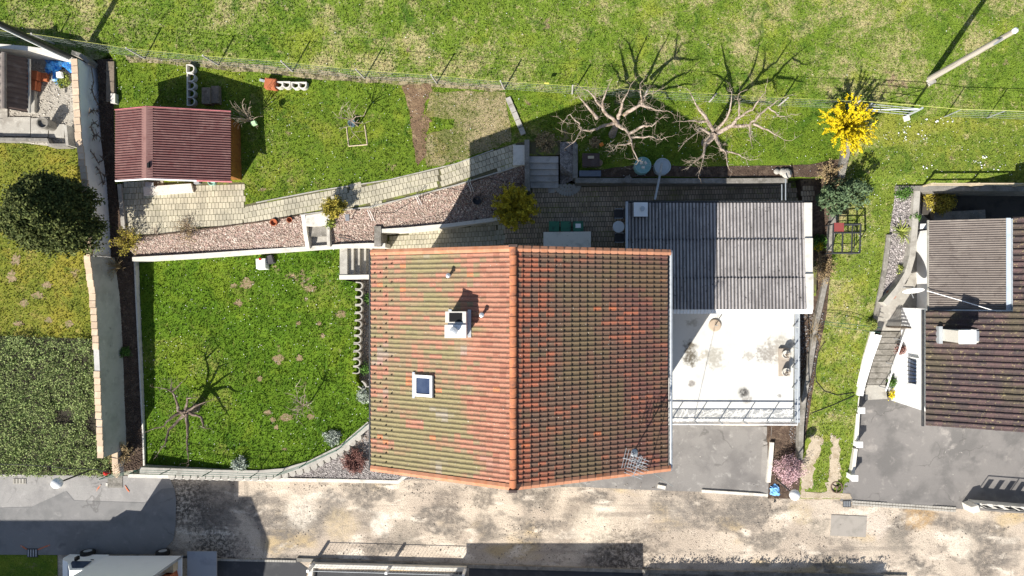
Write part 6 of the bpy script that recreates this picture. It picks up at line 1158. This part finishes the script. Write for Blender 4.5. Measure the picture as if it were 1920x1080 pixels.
L1 = [([(1155, 230, 1.6), (1132, 207, 2.2), (1130, 190, 2.6), (1141, 160, 3.1)], .10), ([(1132, 207, 2.2), (1120, 190, 2.6), (1107, 172, 2.9), (1091, 165, 3.1)], .07), ([(1120, 222, 1.9), (1098, 196, 2.6), (1085, 180, 3.0)], .085), ([(1155, 230, 1.6), (1135, 235, 2.0), (1110, 244, 2.4), (1090, 245, 2.6), (1076, 267, 2.9)], .09),
      ([(1090, 245, 2.6), (1085, 232, 2.7), (1070, 215, 2.9), (1056, 228, 3.0)], .05), ([(1155, 230, 1.6), (1167, 240, 2.0), (1180, 250, 2.3), (1183, 270, 2.6), (1197, 302, 2.8)], .10), ([(1180, 250, 2.3), (1208, 236, 2.7), (1222, 237, 2.9), (1236, 224, 3.1)], .07), ([(1181, 258, 2.4), (1218, 256, 2.8), (1240, 262, 3.0)], .05), ([(1160, 222, 1.7), (1163, 205, 2.4), (1168, 190, 2.9), (1180, 166, 3.3)], .09),
      ([(1170, 216, 1.7), (1190, 202, 2.5), (1203, 197, 2.7), (1202, 178, 3.0), (1200, 158, 3.3)], .09), ([(1203, 197, 2.7), (1230, 207, 2.9), (1252, 208, 3.1)], .06), ([(1205, 190, 2.8), (1212, 178, 3.0), (1230, 171, 3.2)], .04), ([(1183, 268, 2.6), (1160, 272, 2.8), (1150, 282, 2.9)], .04)]
fruit_tree('bare pruned fruit tree above the two water barrels', (1148, 252), (1156, 229, 1.6), L1, BARK, .16, 13, .6, (2.5, .80, 1.6))
L2 = [([(1337, 245, 1.6), (1322, 217, 2.3), (1310, 207, 2.6), (1295, 176, 3.1)], .10), ([(1327, 227, 2.0), (1300, 228, 2.4), (1275, 227, 2.8)], .06), ([(1342, 245, 1.6), (1365, 220, 2.4), (1372, 172, 3.2)], .085), ([(1345, 250, 1.6), (1372, 235, 2.2), (1382, 221, 2.5), (1410, 205, 2.8), (1436, 172, 3.3)], .11), ([(1385, 220, 2.5), (1385, 200, 2.9), (1384, 177, 3.2)], .05),
      ([(1372, 236, 2.2), (1405, 235, 2.5), (1420, 220, 2.8), (1440, 200, 3.0), (1466, 184, 3.2)], .09), ([(1405, 235, 2.5), (1408, 265, 2.8)], .05), ([(1412, 232, 2.6), (1440, 246, 2.9), (1470, 262, 3.1)], .06), ([(1330, 250, 1.8), (1310, 240, 2.3), (1307, 248, 2.5), (1282, 266, 2.8)], .06), ([(1338, 252, 1.7), (1322, 270, 2.3), (1320, 290, 2.6), (1315, 312, 2.8)], .09), ([(1320, 290, 2.6), (1300, 305, 2.8)], .04), ([(1342, 254, 1.7), (1350, 278, 2.3), (1360, 285, 2.5), (1366, 315, 2.8)], .09), ([(1350, 278, 2.3), (1385, 290, 2.7), (1405, 300, 2.9)], .05), ([(1440, 200, 3.0), (1462, 218, 3.1), (1478, 217, 3.2)], .04)]
fruit_tree('bare pruned fruit tree nearer the yellow bush', (1322, 268), (1342, 248, 1.6), L2, BARK, .17, 13, .6, (2.4, .80, 1.6))
L3 = [([(347, 772, 1.5), (335, 772, 1.8), (330, 745, 2.1), (320, 732, 2.3), (296, 726, 2.6)], .09), ([(320, 732, 2.3), (322, 715, 2.6)], .05), ([(322, 735, 2.3), (345, 712, 2.7)], .05), ([(347, 768, 1.5), (352, 746, 2.1), (366, 746, 2.4)], .07), ([(352, 770, 1.5), (370, 760, 2.0), (393, 752, 2.4)], .07), ([(356, 774, 1.5), (377, 782, 1.9), (382, 800, 2.2), (391, 803, 2.4)], .08), ([(350, 777, 1.5), (352, 808, 1.9), (351, 838, 2.2), (353, 866, 2.4)], .085), ([(345, 778, 1.5), (316, 806, 1.9), (310, 832, 2.2), (296, 850, 2.4)], .085), ([(340, 774, 1.5), (326, 779, 1.8), (306, 798, 2.1), (278, 808, 2.4)], .08)]
fruit_tree('gnarled bare pruned tree on the lower lawn', (368, 765), (348, 772, 1.5), L3, BARKD, .19, 8, .42, (1.2, .78, 1.5))
def sapling(label, px, py, n, L, h, lean=(0, 0)):
    p = G(px, py); t_ = thing('young_tree', label, 'tree', p); f_ = p+Vector((lean[0], lean[1], h*.45)); MB().tube([p-Vector((0, 0, .1)), f_], [.05, .035], 8).build('trunk', TWIG, t_); B = MB()
    for k in range(n): a = 6.283*k/n+random.uniform(-.3, .3); twigs(B, f_, Vector((math.cos(a)*.8, math.sin(a)*.8, .9)).normalized(), L*random.uniform(.7, 1.1), .022, 1)
    B.build('branch', TWIG, t_)['kind'] = 'stuff'
sapling('young bare tree over the open wooden frame', 671, 236, 10, 1.2, 2.6)
sapling('small bare sapling on the lower lawn near the silvery plants', 583, 753, 12, 1.1, 2.6)
# planted bank (ground cover) at the left: one mass of leaves
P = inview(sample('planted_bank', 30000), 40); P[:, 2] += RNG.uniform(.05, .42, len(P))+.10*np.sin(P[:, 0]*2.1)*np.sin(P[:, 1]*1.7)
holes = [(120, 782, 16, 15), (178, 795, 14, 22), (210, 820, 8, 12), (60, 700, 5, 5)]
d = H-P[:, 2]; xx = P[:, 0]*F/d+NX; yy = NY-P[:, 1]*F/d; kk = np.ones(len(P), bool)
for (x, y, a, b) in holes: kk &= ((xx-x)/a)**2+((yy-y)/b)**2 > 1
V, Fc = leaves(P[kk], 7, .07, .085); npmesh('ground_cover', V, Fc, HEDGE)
hd = thing('clipped_hedge', 'dark clipped hedge along the bottom right street edge', 'hedge', W(1430, 1090, 0)); xa, xb = W(1192, 1080, 1.4).x, W(1655, 1080, 1.4).x
Q = np.stack([RNG.uniform(xa, xb, 5200), RNG.uniform(-18.6, -16.95, 5200), RNG.uniform(.1, 1.45, 5200)], 1); V, Fc = leaves(Q, 5, .08, .12); o = npmesh('foliage', V, Fc, CONIF, None); o.parent = hd; o.location = -POS[hd]
MB().box((xa+xb)/2, -17.8, 0, xb-xa-.3, 1.3, 1.25).build('stem_mass', BARKD, hd)
# shade plants: little white flowers of the meadow
P = inview(np.concatenate([sample('field', 1500), sample('grass_strip', 700), sample('garden_lawn', 500), sample('lower_lawn', 500)])); P[:, 2] += .07
stones('flower_specks', P, .012, .028, WHITEP, .5, 0)
P = np.array([tuple(G(x+random.gauss(0, 5), y+random.gauss(0, 3), .04)) for x, y in ((1700, 238), (1737, 226), (1758, 226), (1777, 226), (1700, 247), (1696, 260), (1723, 252), (1735, 256), (1830, 305), (1845, 297), (1865, 316), (1740, 314), (1842, 312)) for k in range(4)]); stones('fallen_petals', P, .025, .06, WHITEP, .4, 0)
# street boundary wires on the lower lawn wall
lf = thing('lawn_fence', 'low wire fence with dark posts on the wall between lawn and street', 'fence', W(420, 886, 1.6))
pts = [(208, 890, 1.0), (262, 880, 1.58), (318, 881, 1.58), (396, 884, 1.55), (482, 887, 1.52), (530, 884, 1.52), (573, 869, 1.54), (640, 838, 1.57), (694, 792, 1.66)]
for (x, y, z_) in pts: q = W(x, y, z_); MB().tube([q, q+Vector((0, 0, 1.0))], .025, 6).build('post', GREENM, lf)
for h_ in (.15, .55, .95): MB().tube([W(x, y, z_)+Vector((0, 0, h_)) for x, y, z_ in pts], .012, 5).build('wire', GREENM, lf)
tag(MB().tube([W(x, y, 2.6) for x, y in ((-60, 868), (60, 872), (130, 878), (180, 880), (206, 886))], .022, 5).build('overhead_cable', CABLEM), 'dark cable slung over the planted bank to the wall end', 'cable')

p = W(478, 232, 5.0); tag(MB().box(p.x, p.y, p.z, .22, .2, .2, .4, .9, .9).build('bird_house', M('mint_paint', (.42, .62, .36))), 'small mint green bird house hung in the bare shrub by the shed', 'bird house')
p = W(1128, 271, 4.9); tag(MB().box(p.x, p.y, p.z, .2, .18, .12, .5, .8, .8).build('orange_feeder', M('orange_plastic', (.62, .20, .04))), 'small orange feeder hanging under the pruned fruit tree', 'feeder')
p = W(1206, 272, 5.2)
fs = thing('fan_step', 'fan of small bricks at the foot of the patio stairs', 'step', G(1063, 346)); me = MB().box(0, 0, 0, .12, .22, .05, 0, .95, .95).mesh('brick'); me.materials.append(CONC); c0 = G(1064, 346)
for r_ in (.16, .40, .64):
    n_ = int(r_*math.pi/.14)+1
    for k in range(n_): a = math.pi+math.pi*(k+.5)/n_; o = link('brick', me, CONC, fs, loc=(c0.x+r_*math.cos(a), c0.y+r_*.8*math.sin(a), 2.715)); o.rotation_euler = (0, 0, a-math.pi/2)
